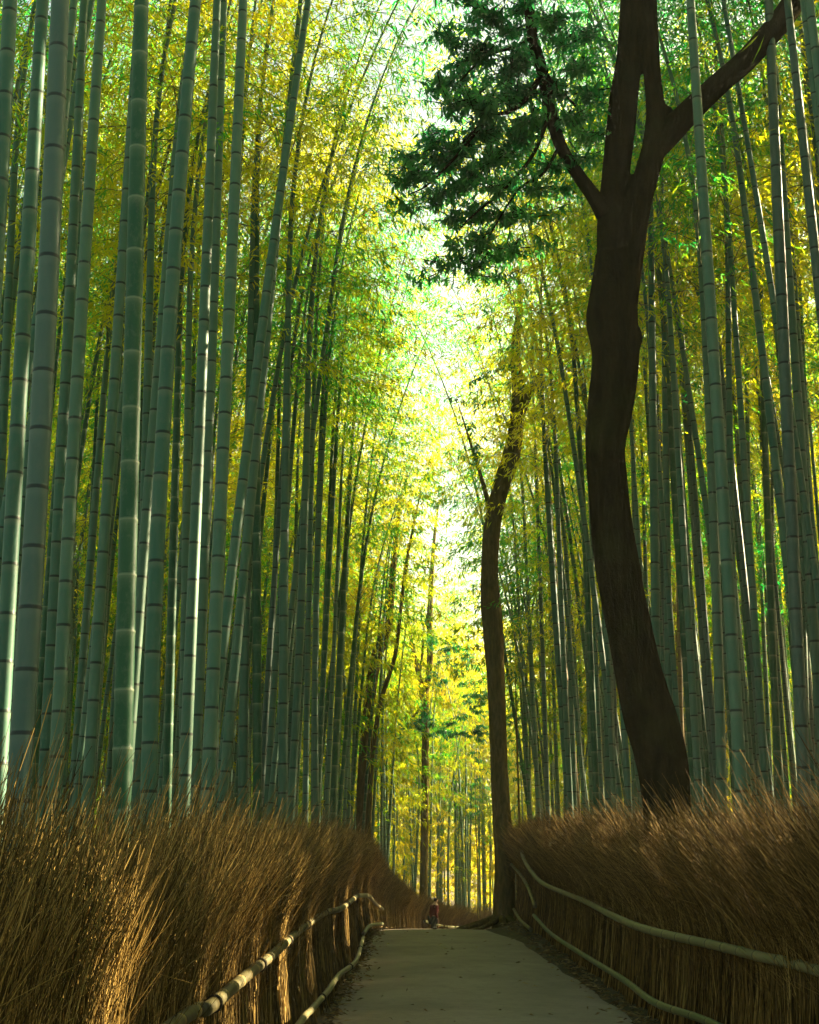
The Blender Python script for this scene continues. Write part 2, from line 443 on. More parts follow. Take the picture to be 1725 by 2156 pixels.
def brush(line, side, per_m, fine, hscale=1.0, rad=1.0, depth=0.55, lean=0.20, seed=1, sweep=0.1, jit_l=0.07, fwd=0.03, flare=0.45):
    """side +1: the path lies to +x of the line. Returns stems and fine twigs as tube arrays."""
    L = np.sum(np.linalg.norm(np.diff(line, axis=0), axis=1))
    N = int(L * per_m)
    s = rng.random(N) * L
    x, y, t, _ = along(line, s)
    nrm = np.stack([t[:, 1], -t[:, 0]], -1) * side          # towards the path
    u = rng.random(N) ** 1.4 * depth
    clump = cn(s, 1.6, seed); cl2 = cn(s, 5.5, seed + 3)
    H = hscale * (1.56 + 0.12 * clump + 0.12 * cl2 + 0.13 * rng.standard_normal(N) + 0.22 * u / depth)
    H *= np.where(rng.random(N) < 0.06, 1.05 + 0.16 * rng.random(N), 1)
    H = np.maximum(H, 0.7)
    K = 8
    tt = np.linspace(0, 1, K)[None, :]
    ln = (lean * np.clip(y / 8.0, 0.1, 1.3) * (1 + 0.5 * clump + 0.4 * cl2) + jit_l * rng.standard_normal(N))
    along_l = jit_l * rng.standard_normal(N) + 0.10 * cl2 + fwd
    basej = 0.08 * (rng.random(N) ** 2)
    ridge = 0.055 * cn(s, 4.5, seed + 11) + 0.035 * cn(s, 13.0, seed + 17)
    out = (basej[:, None] * (1 - tt) ** 2 + ln[:, None] * np.clip((tt - flare) / (1 - flare), 0, 1) ** 2.0 - 0.05 * np.sin(tt * 3.1) - u[:, None] + ridge[:, None])
    wob = 0.013 * rng.standard_normal((N, K)); wob2 = 0.010 * rng.standard_normal((N, K))
    al = along_l[:, None] * tt ** (1.0 + 3.2 * flare) + wob
    px = x[:, None] + nrm[:, 0:1] * (out + wob2) + t[:, 0:1] * al
    py = y[:, None] + nrm[:, 1:2] * (out + wob2) + t[:, 1:2] * al
    z0 = vgz(x, y)
    pz = z0[:, None] - 0.03 + H[:, None] * tt
    P = np.stack([px, py, pz], -1)
    r0 = rad * (0.0023 + 0.0036 * rng.random(N) ** 2.5)
    Rr = r0[:, None] * (1 - 0.72 * tt)
    # fine side twigs that make the feathery top
    NF = int(N * fine)
    idx = rng.integers(0, N, NF); kk = rng.integers(3, K - 1, NF)
    b = P[idx, kk]
    d = P[idx, kk + 1] - P[idx, kk]; d /= np.linalg.norm(d, axis=1, keepdims=True)
    d2 = d + 0.30 * rng.standard_normal((NF, 3)) + np.stack([nrm[idx, 0] * sweep, nrm[idx, 1] * sweep, np.zeros(NF)], -1)
    d2 /= np.linalg.norm(d2, axis=1, keepdims=True)
    l2 = hscale * (0.16 + 0.28 * rng.random(NF))
    t4 = np.linspace(0, 1, 4)[None, :, None]
    cur = np.stack([nrm[idx, 0], nrm[idx, 1], 0.1 * np.ones(NF)], -1) * 0.4 * sweep
    P2 = b[:, None, :] + d2[:, None, :] * l2[:, None, None] * t4 + cur[:, None, :] * t4 ** 2
    R2 = (rad * (0.0011 + 0.0012 * rng.random(NF)))[:, None] * (1 - 0.6 * t4[:, :, 0])
    return (P, Rr), (P2, R2)


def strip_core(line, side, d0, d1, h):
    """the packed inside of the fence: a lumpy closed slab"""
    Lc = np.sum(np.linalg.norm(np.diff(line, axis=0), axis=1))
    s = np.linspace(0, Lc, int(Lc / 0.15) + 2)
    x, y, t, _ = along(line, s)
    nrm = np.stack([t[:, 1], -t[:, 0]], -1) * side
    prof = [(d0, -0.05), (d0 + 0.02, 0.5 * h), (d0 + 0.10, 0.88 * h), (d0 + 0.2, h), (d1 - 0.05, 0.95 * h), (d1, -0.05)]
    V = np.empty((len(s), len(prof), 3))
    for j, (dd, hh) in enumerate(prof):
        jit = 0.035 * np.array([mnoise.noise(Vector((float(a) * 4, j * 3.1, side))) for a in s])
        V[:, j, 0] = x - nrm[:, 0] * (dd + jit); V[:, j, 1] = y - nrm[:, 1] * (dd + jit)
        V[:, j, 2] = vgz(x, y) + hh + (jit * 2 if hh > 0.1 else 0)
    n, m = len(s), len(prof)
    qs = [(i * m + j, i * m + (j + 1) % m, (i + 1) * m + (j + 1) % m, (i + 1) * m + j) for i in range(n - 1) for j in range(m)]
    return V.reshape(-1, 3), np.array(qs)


def rail(pts, r, mat, parent, taper=0.85, node=0.33):
    n = max(16, int(np.sum(np.linalg.norm(np.diff(np.array(pts), axis=0), axis=1)) / 0.03))
    c = spline(pts, n)
    u = np.concatenate([[0], np.cumsum(np.linalg.norm(np.diff(c, axis=0), axis=1))])
    tpos = u / node
    fr = np.abs((tpos + 0.5) % 1.0 - 0.5)
    rr = np.linspace(r, r * taper, n) * (1 + 0.10 * np.exp(-(fr / 0.06) ** 2))
    V, q = tubes(c[None], rr[None], 12)
    V = np.vstack([V, c[:1], c[-1:]])
    nV = n * 12
    caps = [(nV, (i + 1) % 12, i, i) for i in range(12)]
    me = mesh_np('rail', V, np.vstack([q]), mat, True, None, {'node_pos': np.concatenate([np.repeat(tpos, 12), tpos[:1], tpos[-1:]])})
    return add('rail', me, parent), c


def ties(c, r, parent, every):
    u = np.concatenate([[0], np.cumsum(np.linalg.norm(np.diff(c, axis=0), axis=1))])
    for s0 in np.arange(every * 0.6, u[-1], every):
        k0 = int(np.searchsorted(u, s0)); k0 = min(max(k0, 2), len(c) - 3)
        T = c[k0 + 1] - c[k0 - 1]; T /= np.linalg.norm(T)
        acc = Acc()
        Aa = np.cross(T, [0, 0, 1.0]); Aa /= np.linalg.norm(Aa); Bb = np.cross(Aa, T)
        for w_ in (-0.012, -0.004, 0.004, 0.012):
            a_ = np.linspace(0, 2 * np.pi, 17)
            ring = c[k0] + T * w_ + (Aa * np.cos(a_)[:, None] + Bb * np.sin(a_)[:, None]) * (r * 1.14)
            V, q = tubes(ring[None], np.full((1, 17), 0.0042), 5); acc.add(V, q)
        add('twine', acc.mesh('twine', M['twine']), parent)


def fence(name, label, line, side, per_m, fine, mats, rails_, group, **kw):
    root = thing(name, label, 'fence', (0, 0, 0), group)
    (P, Rr), (P2, R2) = brush(line, side, per_m, fine, **kw)
    V, q = tubes(P, Rr, 4 if per_m > 300 else 3)
    add('brush_stems', mesh_np('brush_stems', V, q, mats[0]), root)
    V, q = tubes(P2, R2, 3)
    add('brush_tips', mesh_np('brush_tips', V, q, mats[1]), root)
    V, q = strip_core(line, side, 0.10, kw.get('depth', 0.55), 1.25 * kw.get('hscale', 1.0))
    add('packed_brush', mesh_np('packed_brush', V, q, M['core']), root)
    for pts, r, m, every in rails_:
        ro, c = rail(pts, r, m, root)
        if every: ties(c, r, ro, every)
    return root


fence('brush_fence', 'dry brown brush fence with round bamboo rails along the left side of the path', Lf, 1, 1150, 0.9,
      (M['brush_grey'], M['brush_grey']), [(L_top, 0.034, M['rail'], 1.9), (L_bot, 0.028, M['rail_green'], 2.6), (L_top2, 0.03, M['rail'], 0), (L_bot2, 0.03, M['rail_green'], 0)],
      'brush fences along the path', seed=2, hscale=0.92, lean=0.10, sweep=0.03, jit_l=0.045, fwd=-0.05, flare=0.68)
fence('brush_fence', 'dark brush fence with greenish bamboo rails on the right, below the forked tree', Rf, -1, 1150, 1.1,
      (M['brush'], M['brush']), [(R_top, 0.036, M['rail_green'], 0), (R_bot, 0.031, M['rail_green'], 0), (R_top2, 0.032, M['rail'], 0), (R_bot2, 0.03, M['rail'], 0)],
      'brush fences along the path', seed=5, hscale=0.99, lean=0.19, sweep=0.12, flare=0.54, jit_l=0.06)
far_r = [np.array([x - 0.0, y - 0.12, gz(x, y) + 0.84]) for x, y in FARf]
far_b = [np.array([x, y - 0.12, gz(x, y) + 0.3]) for x, y in FARf]
fence('brush_fence', 'low brush fence crossing behind the walker where the path bends away', FARf, 1, 260, 1.6,
      (M['brush'], M['brush']), [(far_r, 0.05, M['rail_green'], 0), (far_b, 0.045, M['rail_green'], 0)],
      'brush fences along the path', seed=8, rad=1.9)

# ------------------------------------------------------------------ bamboo
def leaves(base, d, ln, wd, fold=0.0):
    """diamond leaves: base (N,3), unit direction d, length, width"""
    N = len(base)
    rnd = rng.standard_normal((N, 3)); rnd[:, 2] *= 0.4
    sdir = np.cross(d, rnd); sdir /= np.linalg.norm(sdir, axis=1, keepdims=True) + 1e-9
    nrm = np.cross(d, sdir)
    m = base + d * (ln * 0.42)[:, None] + nrm * (ln * 0.05)[:, None]
    tip = base + d * ln[:, None] - np.array([0, 0, 1.0]) * (ln * 0.12)[:, None]
    V = np.stack([base, m + sdir * (wd * 0.5)[:, None], tip, m - sdir * (wd * 0.5)[:, None]], 1)
    q = np.arange(N * 4).reshape(N, 4)
    return V.reshape(-1, 3), q


def crown_variant(L, nleaf, lscale, seed, spread=1.0, arch=1.6):
    """a bamboo top: axis points, branch tubes, leaf quads. Local z up, arch towards +x."""
    rs = np.random.default_rng(seed)
    tz = np.linspace(0, 1, 30)
    ax = np.stack([arch * tz ** 2.2, 0.25 * arch * np.sin(seed) * tz ** 2, L * tz * (1 - 0.06 * tz)], -1)
    nb = int(L / 0.34) * 2
    bt = (np.arange(nb) // 2 + rs.random(nb) * 0.3) / (nb / 2)
    bt = np.clip(bt, 0, 0.99)
    o = np.stack([np.interp(bt, tz, ax[:, i]) for i in range(3)], -1)
    az = np.where(np.arange(nb) % 2, 0, np.pi) + rs.normal(0, 0.9, nb)
    bl = spread * (0.75 + 1.35 * np.sin(np.clip(bt * 1.05 + 0.12, 0, 1) * np.pi) ** 0.8) * (0.7 + 0.6 * rs.random(nb)) * (1 - 0.35 * bt)
    rise = rs.normal(0.55, 0.22, nb)
    K = 6; t = np.linspace(0, 1, K)[None, :]
    hx, hy = np.cos(az), np.sin(az)
    rad_ = bl[:, None] * t * np.cos(rise)[:, None]
    zz = bl[:, None] * (np.sin(rise)[:, None] * t - 0.55 * t ** 2.4)
    B = np.stack([o[:, None, 0] + hx[:, None] * rad_, o[:, None, 1] + hy[:, None] * rad_, o[:, None, 2] + zz], -1)
    Br = (0.0035 + 0.0045 * (1 - bt))[:, None] * (1 - 0.75 * t)
    # leaves on fine twigs along each branch
    wts = bl / bl.sum()
    bi = rs.choice(nb, nleaf, p=wts)
    tw = np.maximum(2, (nleaf // nb) // 7)
    pos = 0.22 + 0.78 * (np.floor(rs.random(nleaf) * tw) + 0.5) / tw
    kf = pos * (K - 1); k0 = np.clip(kf.astype(int), 0, K - 2); fr = (kf - k0)[:, None]
    p = B[bi, k0] * (1 - fr) + B[bi, k0 + 1] * fr
    key = (bi * 977 + np.floor(pos * 100).astype(int)) % 100003
    h1 = np.sin(key * 12.9898) * 43758.5453; h1 -= np.floor(h1)
    h2 = np.sin(key * 78.233) * 12543.123; h2 -= np.floor(h2)
    ta = az[bi] + (h1 - 0.5) * 3.4
    td = np.stack([np.cos(ta), np.sin(ta), -0.25 + 0.5 * (h2 - 0.5)], -1)
    tl = 0.55 * spread * (0.35 + 0.75 * h2)
    p = p + td * (tl * rs.random(nleaf))[:, None] + rs.normal(0, 0.035, (nleaf, 3))
    dd = td * 0.7 + rs.normal(0, 0.5, (nleaf, 3)) + np.array([0, 0, -0.45])
    dd /= np.linalg.norm(dd, axis=1, keepdims=True)
    global rng
    keep, rng = rng, rs
    LV, LQ = leaves(p, dd, lscale * (0.085 + 0.06 * rs.random(nleaf)), lscale * (0.017 + 0.010 * rs.random(nleaf)))
    rng = keep
    BV, BQ = tubes(B, Br, 3)
    return dict(L=L, axis=ax, BV=BV, BQ=BQ, LV=LV, LQ=LQ)


NVAR = 7
CR = [crown_variant(7.2 + 0.35 * i, 2500, 1.05, 100 + i, 1.0 + 0.05 * (i % 3), 1.1 + 0.35 * (i % 4)) for i in range(NVAR)]
for i, c in enumerate(CR):
    c['bm'] = mesh_np('branches', c['BV'], c['BQ'], M['twig'])
    c['lm'] = mesh_np('foliage', c['LV'], c['LQ'], M['leaf'], smooth=False)


def culm_path(low, hc, var, yaw, scale):
    """low: (n,3) points of the bare part relative to the base, ending at the crown start. Returns curve + crown matrix"""
    T = Vector(low[-1] - low[-2]).normalized()
    rot = Vector((0, 0, 1)).rotation_difference(T).to_matrix() @ Matrix.Rotation(yaw, 3, 'Z')
    ax = np.array(var['axis']) * scale
    top = ax @ np.array(rot).T + low[-1]
    mat = Matrix.Translation(Vector(low[-1])) @ rot.to_4x4() @ Matrix.Scale(scale, 4)
    return np.vstack([low, top[1:]]), mat


def culm_geo(curve, dia, S, detail, H=None):
    seg = np.linalg.norm(np.diff(curve, axis=0), axis=1); u = np.concatenate([[0], np.cumsum(seg)])
    L = u[-1]
    s = 0.0; nodes = [0.0]; base = dia * random.uniform(2.7, 3.2)
    while s < L:
        f = min(1.0, 0.62 + 0.38 * s / 1.2)
        s += base * f * random.uniform(0.95, 1.05); nodes.append(s)
    fr = [0.0, 0.03, 0.08, 0.92, 0.975] if detail else [0.0, 0.06, 0.94]
    bulge = [1.045, 0.985, 1.0, 1.0, 1.025] if detail else [1.03, 1.0, 1.0]
    ts, us, bs = [], [], []
    for i in range(len(nodes) - 1):
        for a_, b_ in zip(fr, bulge):
            ts.append(i + a_); us.append(nodes[i] + a_ * (nodes[i + 1] - nodes[i])); bs.append(b_)
    us = np.array(us); ok = us < L; us = us[ok]; ts = np.array(ts)[ok]; bs = np.array(bs)[ok]
    c = np.stack([np.interp(us, u, curve[:, i]) for i in range(3)], -1)
    h = us / L
    rr = dia / 2 * (1.06 - 0.06 * np.minimum(us / 1.0, 1)) * np.interp(h, [0, 0.35, 0.7, 1], [1, 0.92, 0.5, 0.08]) * bs
    V, q = tubes(c[None], rr[None], S)
    return V, q, np.repeat(ts, S)


def make_bamboo(base, low, dia, mat, label, group, yaw=None, near=True, scale=None, var=None):
    root = thing('bamboo', label, 'bamboo', tuple(base), group)
    var = random.choice(CR) if var is None else var
    scale = scale or random.uniform(0.9, 1.12)
    yaw = random.uniform(0, 6.28) if yaw is None else yaw
    curve, mt = culm_path(low, 0, var, yaw, scale)
    V, q, tp = culm_geo(curve, dia, 14 if near else 9, near)
    add('culm', mesh_np('culm', V, q, mat, True, None, {'node_pos': tp}), root)
    for nm, me in (('branches', var['bm']), ('foliage', var['lm'])):
        o = add(nm, me, root); o.matrix_local = mt
    return root


# culms read one by one from the photograph: x at the top of the picture, at mid height, near the foot, width; kind; look
LEFT = [
    (22, -22, -75, 40, 'culm', 'thick grey green bamboo cut off by the left edge of the photo at the top'),
    (45, 12, -25, 22, 'culm', 'sunlit pale bamboo crossing the upper left corner'),
    (90, 45, 0, 36, 'culm', 'grey green bamboo with sunlit right side, left of the thickest blue grey one'),
    (127, 93, 45, 50, 'culm_blue', 'thickest bamboo, blue grey, near the left edge'),
    (163, 135, 108, 14, 'culm', 'thin bamboo half hidden behind the thickest blue grey bamboo'),
    (215, 165, 120, 30, 'culm', 'pale bamboo with bright sunlit foot, next right of the thickest blue grey one'),
    (228, 208, 163, 12, 'culm_young', 'thin dark green bamboo close behind the pale one with the bright sunlit foot'),
    (247, 236, 200, 12, 'culm', 'thin bamboo with a sunlit stretch at mid height, left of the thick dark green one'),
    (250, 264, 283, 9, 'culm', 'thin bamboo leaning left at the top beside the thick dark green one'),
    (298, 279, 258, 42, 'culm_young', 'thick dark green bamboo with pale rings at every node, left of the path'),
    (330, 312, 292, 22, 'culm', 'grey bamboo peeping out just behind the thick dark green one'),
    (358, 335, 308, 15, 'culm_young', 'slim green bamboo behind the broad grey green one that leans right'),
    (412, 352, 315, 35, 'culm', 'broad grey green bamboo leaning right, right beside the thick dark green one'),
    (398, 376, 354, 20, 'culm_young', 'dark green bamboo with pale rings, behind the foot of the broad leaning grey one'),
    (410, 397, 386, 19, 'culm', 'shaded bamboo right of the broad leaning grey one, dull olive near the foot'),
    (423, 408, 400, 13, 'culm', 'thin straight bamboo right of the broad leaning grey one'),
    (400, 388, 348, 8, 'culm_young', 'very thin dark bamboo leaning behind the broad grey one'),
    (472, 445, 413, 24, 'culm', 'medium grey green bamboo, the next bold one right of the broad leaning grey one'),
    (512, 482, 442, 20, 'culm', 'grey green bamboo leaning slightly right with a sunlit right edge low down'),
    (568, 492, 432, 14, 'culm', 'slim bamboo slanting far right, crossing other culms left of the path'),
    (543, 540, 542, 20, 'culm_young', 'upright dark green bamboo with pale node rings midway between left edge and path'),
    (548, 527, 512, 20, 'culm', 'shaded brownish bamboo just left of the upright dark green one'),
    (632, 556, 478, 22, 'culm', 'bamboo slanting right in front of the upright dark green one with a brightly sunlit foot'),
    (622, 545, 520, 10, 'culm', 'slender bamboo slanting right above the upright dark green one'),
    (600, 590, 566, 12, 'culm_young', 'slim green bamboo right of the upright dark green one'),
    (625, 605, 596, 20, 'culm', 'medium upright bamboo right of the bamboo with the brightly sunlit foot'),
    (655, 650, 620, 18, 'culm', 'straight grey green bamboo a third of the way across the photo'),
    (641, 631, 611, 10, 'culm', 'thin bamboo beside the straight grey green one'),
    (690, 663, 645, 13, 'culm', 'slim shaded bamboo two culms left of the last dark one before the path'),
    (742, 662, 603, 10, 'culm', 'slender bamboo arching right over the left side'),
    (738, 684, 662, 14, 'culm', 'medium bamboo with a lit edge, left neighbour of the last dark one before the path'),
    (782, 692, 664, 13, 'culm', 'bamboo arching right towards the gap of sky above the path'),
    (808, 752, 707, 16, 'culm_young', 'dark bamboo nearest the path on the left, leaning right'),
    (765, 730, 694, 10, 'culm', 'pale slim bamboo behind the dark one nearest the path'),
    (905, 800, 735, 7, 'culm', 'thin bamboo leaning far over the path from the left side'),
    (895, 830, 760, 6, 'culm', 'thin far bamboo leaning over the path behind the left fence corner'),
    (860, 790, 745, 8, 'culm', 'thin pale bamboo rising in front of the two leaning trunks left of the path'),
]
RIGHT = [
    (1454, 1504, 1556, 28, 'culm', 'pale bamboo with a blazing sunlit right edge, right of the forked tree'),
    (1440, 1488, 1518, 22, 'culm', 'grey green bamboo just left of the one with the blazing sunlit edge'),
    (1619, 1652, 1690, 28, 'culm_blue', 'thick blue grey bamboo near the right edge, crossing the tree limb'),
    (1627, 1685, 1738, 18, 'culm', 'sunlit bamboo near the right edge slanting past the thick blue grey one'),
    (1715, 1735, 1764, 20, 'culm', 'bamboo at the upper right corner cut off by the right edge'),
    (1655, 1692, 1722, 13, 'culm', 'slim bamboo between the thick blue grey one and the right edge'),
    (1395, 1512, 1592, 12, 'culm', 'slim bamboo slanting steeply left behind the right limb of the forked tree'),
    (1527, 1518, 1506, 11, 'culm', 'slim bamboo leaning right, under the right limb of the forked tree'),
    (1563, 1572, 1584, 12, 'culm', 'slim bamboo crossing behind the middle of the right limb'),
    (1355, 1403, 1457, 17, 'culm_young', 'dark green bamboo with bright pale node rings beside the forked tree'),
    (1366, 1374, 1384, 20, 'culm', 'upright shaded bamboo touching the right side of the forked trunk'),
    (1328, 1347, 1372, 10, 'culm', 'thin bamboo half behind the forked trunk'),
    (1105, 1138, 1190, 15, 'culm', 'grey green bamboo left of the forked tree, below the dark leaves'),
    (1150, 1165, 1196, 12, 'culm', 'slim bamboo pairing with the grey green one left of the forked tree'),
    (1150, 1210, 1252, 14, 'culm_young', 'dark green bamboo slanting left, between path and forked trunk'),
    (1222, 1262, 1290, 12, 'culm', 'bamboo passing behind the left limb of the forked tree'),
    (820, 962, 1096, 8, 'culm_young', 'thin green bamboo bending far left across the mid trunk'),
    (1430, 1446, 1500, 16, 'culm_blue', 'dull teal bamboo right of the one with bright pale node rings'),
    (1392, 1400, 1410, 17, 'culm', 'medium bamboo left of the one with bright pale node rings'),
    (1400, 1418, 1436, 10, 'culm_dead', 'dead tan bamboo near the one with bright pale node rings'),
    (1590, 1606, 1637, 16, 'culm_young', 'green bamboo between the blazing sunlit one and the thick blue grey one'),
    (1664, 1678, 1700, 14, 'culm', 'slim bamboo just behind the thick blue grey one near the right edge'),
    (1245, 1262, 1280, 14, 'culm', 'bamboo standing just left of the leaning foot of the forked tree'),
    (1060, 1090, 1128, 10, 'culm', 'slim bamboo right of the mid trunk rising from the fence corner'),
    (1085, 1120, 1150, 10, 'culm_blue', 'slim blue grey bamboo right of the mid trunk'),
    (1010, 1062, 1110, 8, 'culm', 'thin bamboo leaning left just behind the mid trunk'),
    (1478, 1540, 1600, 14, 'culm', 'bamboo slanting left behind the blazing sunlit one'),
]
placed = []


def read_culm(row, sideX):
    xt, xm, xb, wpx, mt, lab = row
    dia = 0.125 if wpx >= 20 else (0.115 if wpx >= 14 else 0.10)
    dia *= 1.0 if mt != 'culm_blue' else 1.1
    dx = xb - CX
    zc = F * dia / wpx
    lim = 1.62 if sideX < 0 else 3.0
    zc = max(zc, lim * F / max(abs(dx), 40))
    zc = min(zc, 44)
    dia = min(max(wpx * zc / F, 0.055), 0.165)
    y0 = zc * 0.985
    def X(py): return np.interp(py, [0, 766, 1586], [xt, xm, xb]) if False else (
        xt * (py - 766) * (py - 1586) / (766 * 1586) + xm * py * (py - 1586) / (766 * (766 - 1586)) + xb * py * (py - 766) / (1586 * (1586 - 766)))
    b = at_y(X(1700), 1700, y0)
    g = gz(b[0], y0)
    pts = []
    for py in np.linspace(1900, 0, 26):
        p = at_y(X(py), py, y0)
        pts.append(p)
    pts = np.array(pts)
    hc = (1.6 + 0.76 * zc + 1.6) if zc < 15 else 8.0 + 2.0 * random.random()
    dt = (pts[-1] - pts[-4]) / (pts[-1] - pts[-4])[2]
    zz = np.linspace(g - 0.1, g + hc, 18)
    xs = np.where(zz <= pts[-1, 2], np.interp(zz, pts[:, 2], pts[:, 0]), pts[-1, 0] + dt[0] * (zz - pts[-1, 2]))
    b0 = np.array([xs[0], y0, g])
    low = np.stack([xs - b0[0], np.zeros(18), zz - g], -1)
    return b0, low, dia, zc


for rows, sx, grp in ((LEFT, -1, 'bamboo behind the left fence'), (RIGHT, 1, 'bamboo behind the right fence')):
    for row in rows:
        b0, low, dia, zc = read_culm(row, sx)
        yaw = (0 if sx < 0 else math.pi) + random.gauss(0, 0.9)
        make_bamboo(b0, low, dia, M[row[4]], row[5], grp, yaw, near=zc < 25)
        placed.append((b0[0], b0[1]))
print('read culms', len(placed))

# back rows: every culm its own thing while it can be told apart
def straight_low(h, lean, laz, n=14):
    z = np.linspace(-0.1, h, n); r_ = lean * np.clip(z, 0, None) * (0.7 + 0.3 * np.clip(z, 0, None) / h)
    return np.stack([r_ * math.cos(laz), r_ * math.sin(laz), z], -1)


def free(x, y, dmin):
    return all((x - a) ** 2 + (y - b) ** 2 > dmin * dmin for a, b in placed)


SUN_LANES = np.array([-4.6, -6.2, -7.1, -8.2, -9.6, -11.6, -14.2, -16.4, -20.5, -24, -27.5, -31, -36, -42, -48, -2.6, -0.6, 1.6, 4, 7, 10])  # open strips along the sun's azimuth, placed to shape the light streaks


def in_lane(x, y, half=0.30):      # strips kept free of culms along the sun's azimuth, made for light streaks
    c = x * math.cos(SUN_AZ) - y * math.sin(SUN_AZ)
    return x > 3.0 and np.min(np.abs(SUN_LANES - c)) < half


def in_frame(x, y, pad=60):
    px = CX + F * x / (y * cp + 2)
    return -pad < px < 1725 + pad


# open strip that stays clear: the path and what its fences hold
def clear(x, y):
    if y < 27: return -1.65 < x < 3.1
    if y < 66:
        l, r = path_edges(min(y, 62))
        return l - 0.95 < x < (3.2 if y < 40 else r + 1.0)
    return False


cnt = {'l': 0, 'r': 0, 'f': 0}
cand = []
for _ in range(60000):
    y = 9 + 81 * random.random() ** 0.9
    x = random.uniform(-0.36 * y - 2, 0.36 * y + 2)
    cand.append((x, y))
arch_spots = []
for i in range(30):
    y = 17 + i * 0.8 + random.uniform(-0.5, 0.5)
    sdx = -1 if i % 2 == 0 else 1
    l, r = path_edges(min(y, 46))
    x = (l - 1.25 - random.random() * 0.9) if sdx < 0 else (max(r, 1.8) + 1.5 + random.random() * 0.9)
    if clear(x, y) or not free(x, y, 0.5) or in_lane(x, y): continue
    placed.append((x, y)); arch_spots.append((x, y, sdx))
for x, y, sdx in arch_spots:
    inward = 0 if sdx < 0 else math.pi
    tone = random.choice(['culm', 'culm', 'culm_young', 'culm_blue'])
    nm = {'culm': 'grey green', 'culm_blue': 'blue grey', 'culm_young': 'dark green'}[tone]
    make_bamboo((x, y, gz(x, y)), straight_low(random.uniform(7.5, 10.5), random.uniform(0.03, 0.10), inward + random.gauss(0, 0.3)), random.uniform(0.07, 0.11), M[tone],
                f'slim {nm} bamboo arching over the path from the ' + ('left' if sdx < 0 else 'right'), 'bamboo arching over the path', inward + random.gauss(0, 0.5), near=False, scale=random.uniform(1.0, 1.2), var=random.choice(CR[2:4] + CR[6:]))
tot = 300 - len(placed)
picked = []
for x, y in cand:
    if clear(x, y) or not in_frame(x, y): continue
    if y < 11 or (in_lane(x, y) and x < 30): continue
    if y < 16 and 1.2 < x < 4.2: continue
    d = (0.8 if x < 0 else 0.66) if y < 27 else (0.85 if y < 45 else 1.3)
    if not free(x, y, d): continue
    placed.append((x, y)); picked.append((x, y))
picked.sort(key=lambda p: p[1])
individ, rest = picked[:tot], picked[tot:]
print('back rows', len(picked), 'y of last own thing', individ[-1][1])
for x, y in individ:
    side = 'l' if x < 0.5 else 'r'
    if y > 62: side = 'f'
    cnt[side] += 1
    tone = random.choices(['culm', 'culm_blue', 'culm_young', 'culm_dead'], [0.62, 0.14, 0.18, 0.06])[0]
    if tone == 'culm_dead' and y < 27: tone = 'culm'
    nm = {'culm': 'grey green', 'culm_blue': 'blue grey', 'culm_young': 'dark green', 'culm_dead': 'dead tan'}[tone]
    where = {'l': 'in the crowded back rows left of the path', 'r': 'in the crowded back rows right of the path', 'f': 'at the far end beyond the bend of the path'}[side]
    lab = f'slender {nm} bamboo {where}'
    hc = random.uniform(5.6, 9.5) if y > 25 else (1.6 + 0.76 * y + 1.0 if y < 14 else random.uniform(8.0, 11.0))
    inward = 0 if x < 0.5 else math.pi
    lean = abs(random.gauss(0.02, 0.03))
    laz = inward + random.gauss(0, 1.2)
    if abs(x - 0.7) < 6 and y > 27:
        lean = random.uniform(0.03, 0.12); laz = inward + random.gauss(0, 0.3)
    make_bamboo((x, y, gz(x, y)), straight_low(hc, lean, laz), random.uniform(0.075, 0.13), M[tone], lab,
                {'l': 'back row bamboo on the left', 'r': 'back row bamboo on the right', 'f': 'bamboo at the far end'}[side],
                inward + random.gauss(0, 0.8), near=False)

# the rest: too many to count, one merged grove each
def merged_grove(name, label, pts, hc_rng, leafs, lscale, diar, gaps=False, lm='leaf'):
    ac, al = Acc(), Acc()
    vs = [crown_variant(7.5 + 0.5 * i, leafs, lscale, 300 + i, 1.12, 1.2 + 0.4 * (i % 3)) for i in range(5)]
    for x, y in pts:
        v = random.choice(vs); hc = random.uniform(*hc_rng); s = random.uniform(0.9, 1.2)
        if abs(x) < 8 and y > 66: hc += 4.5 * random.random() if hc > 2 else 0
        low = straight_low(hc, abs(random.gauss(0.02, 0.02)), random.uniform(0, 6.28), 8)
        curve, mt = culm_path(low, 0, v, random.uniform(0, 6.28), s)
        base = np.array([x, y, gz(x, y)])
        V, q, tp = culm_geo(curve, random.uniform(*diar), 6, False)
        ac.add(V + base, q, 0, tp)
        m3 = np.array(mt)
        ac2 = v['LV'] @ m3[:3, :3].T + m3[:3, 3] + base
        if gaps:                          # leaves cut away along the lanes so sun streaks reach the fences
            cc = ac2.reshape(-1, 4, 3).mean(1)
            c_ = cc[:, 0] * math.cos(SUN_AZ) - cc[:, 1] * math.sin(SUN_AZ)
            keep_ = np.min(np.abs(SUN_LANES[None, :] - c_[:, None]), axis=1) > 0.30
            ac2 = ac2.reshape(-1, 4, 3)[keep_].reshape(-1, 3)
            al.add(ac2, np.arange(len(ac2)).reshape(-1, 4))
            continue
        al.add(ac2, v['LQ'])
    root = thing(name, label, 'bamboo grove')
    root['kind'] = 'stuff'
    o = add('culms', ac.mesh('culms', M['culm'], True, 'node_pos'), root); o['kind'] = 'stuff'
    o = add('foliage', al.mesh('foliage', M[lm], False), root); o['kind'] = 'stuff'
    return root


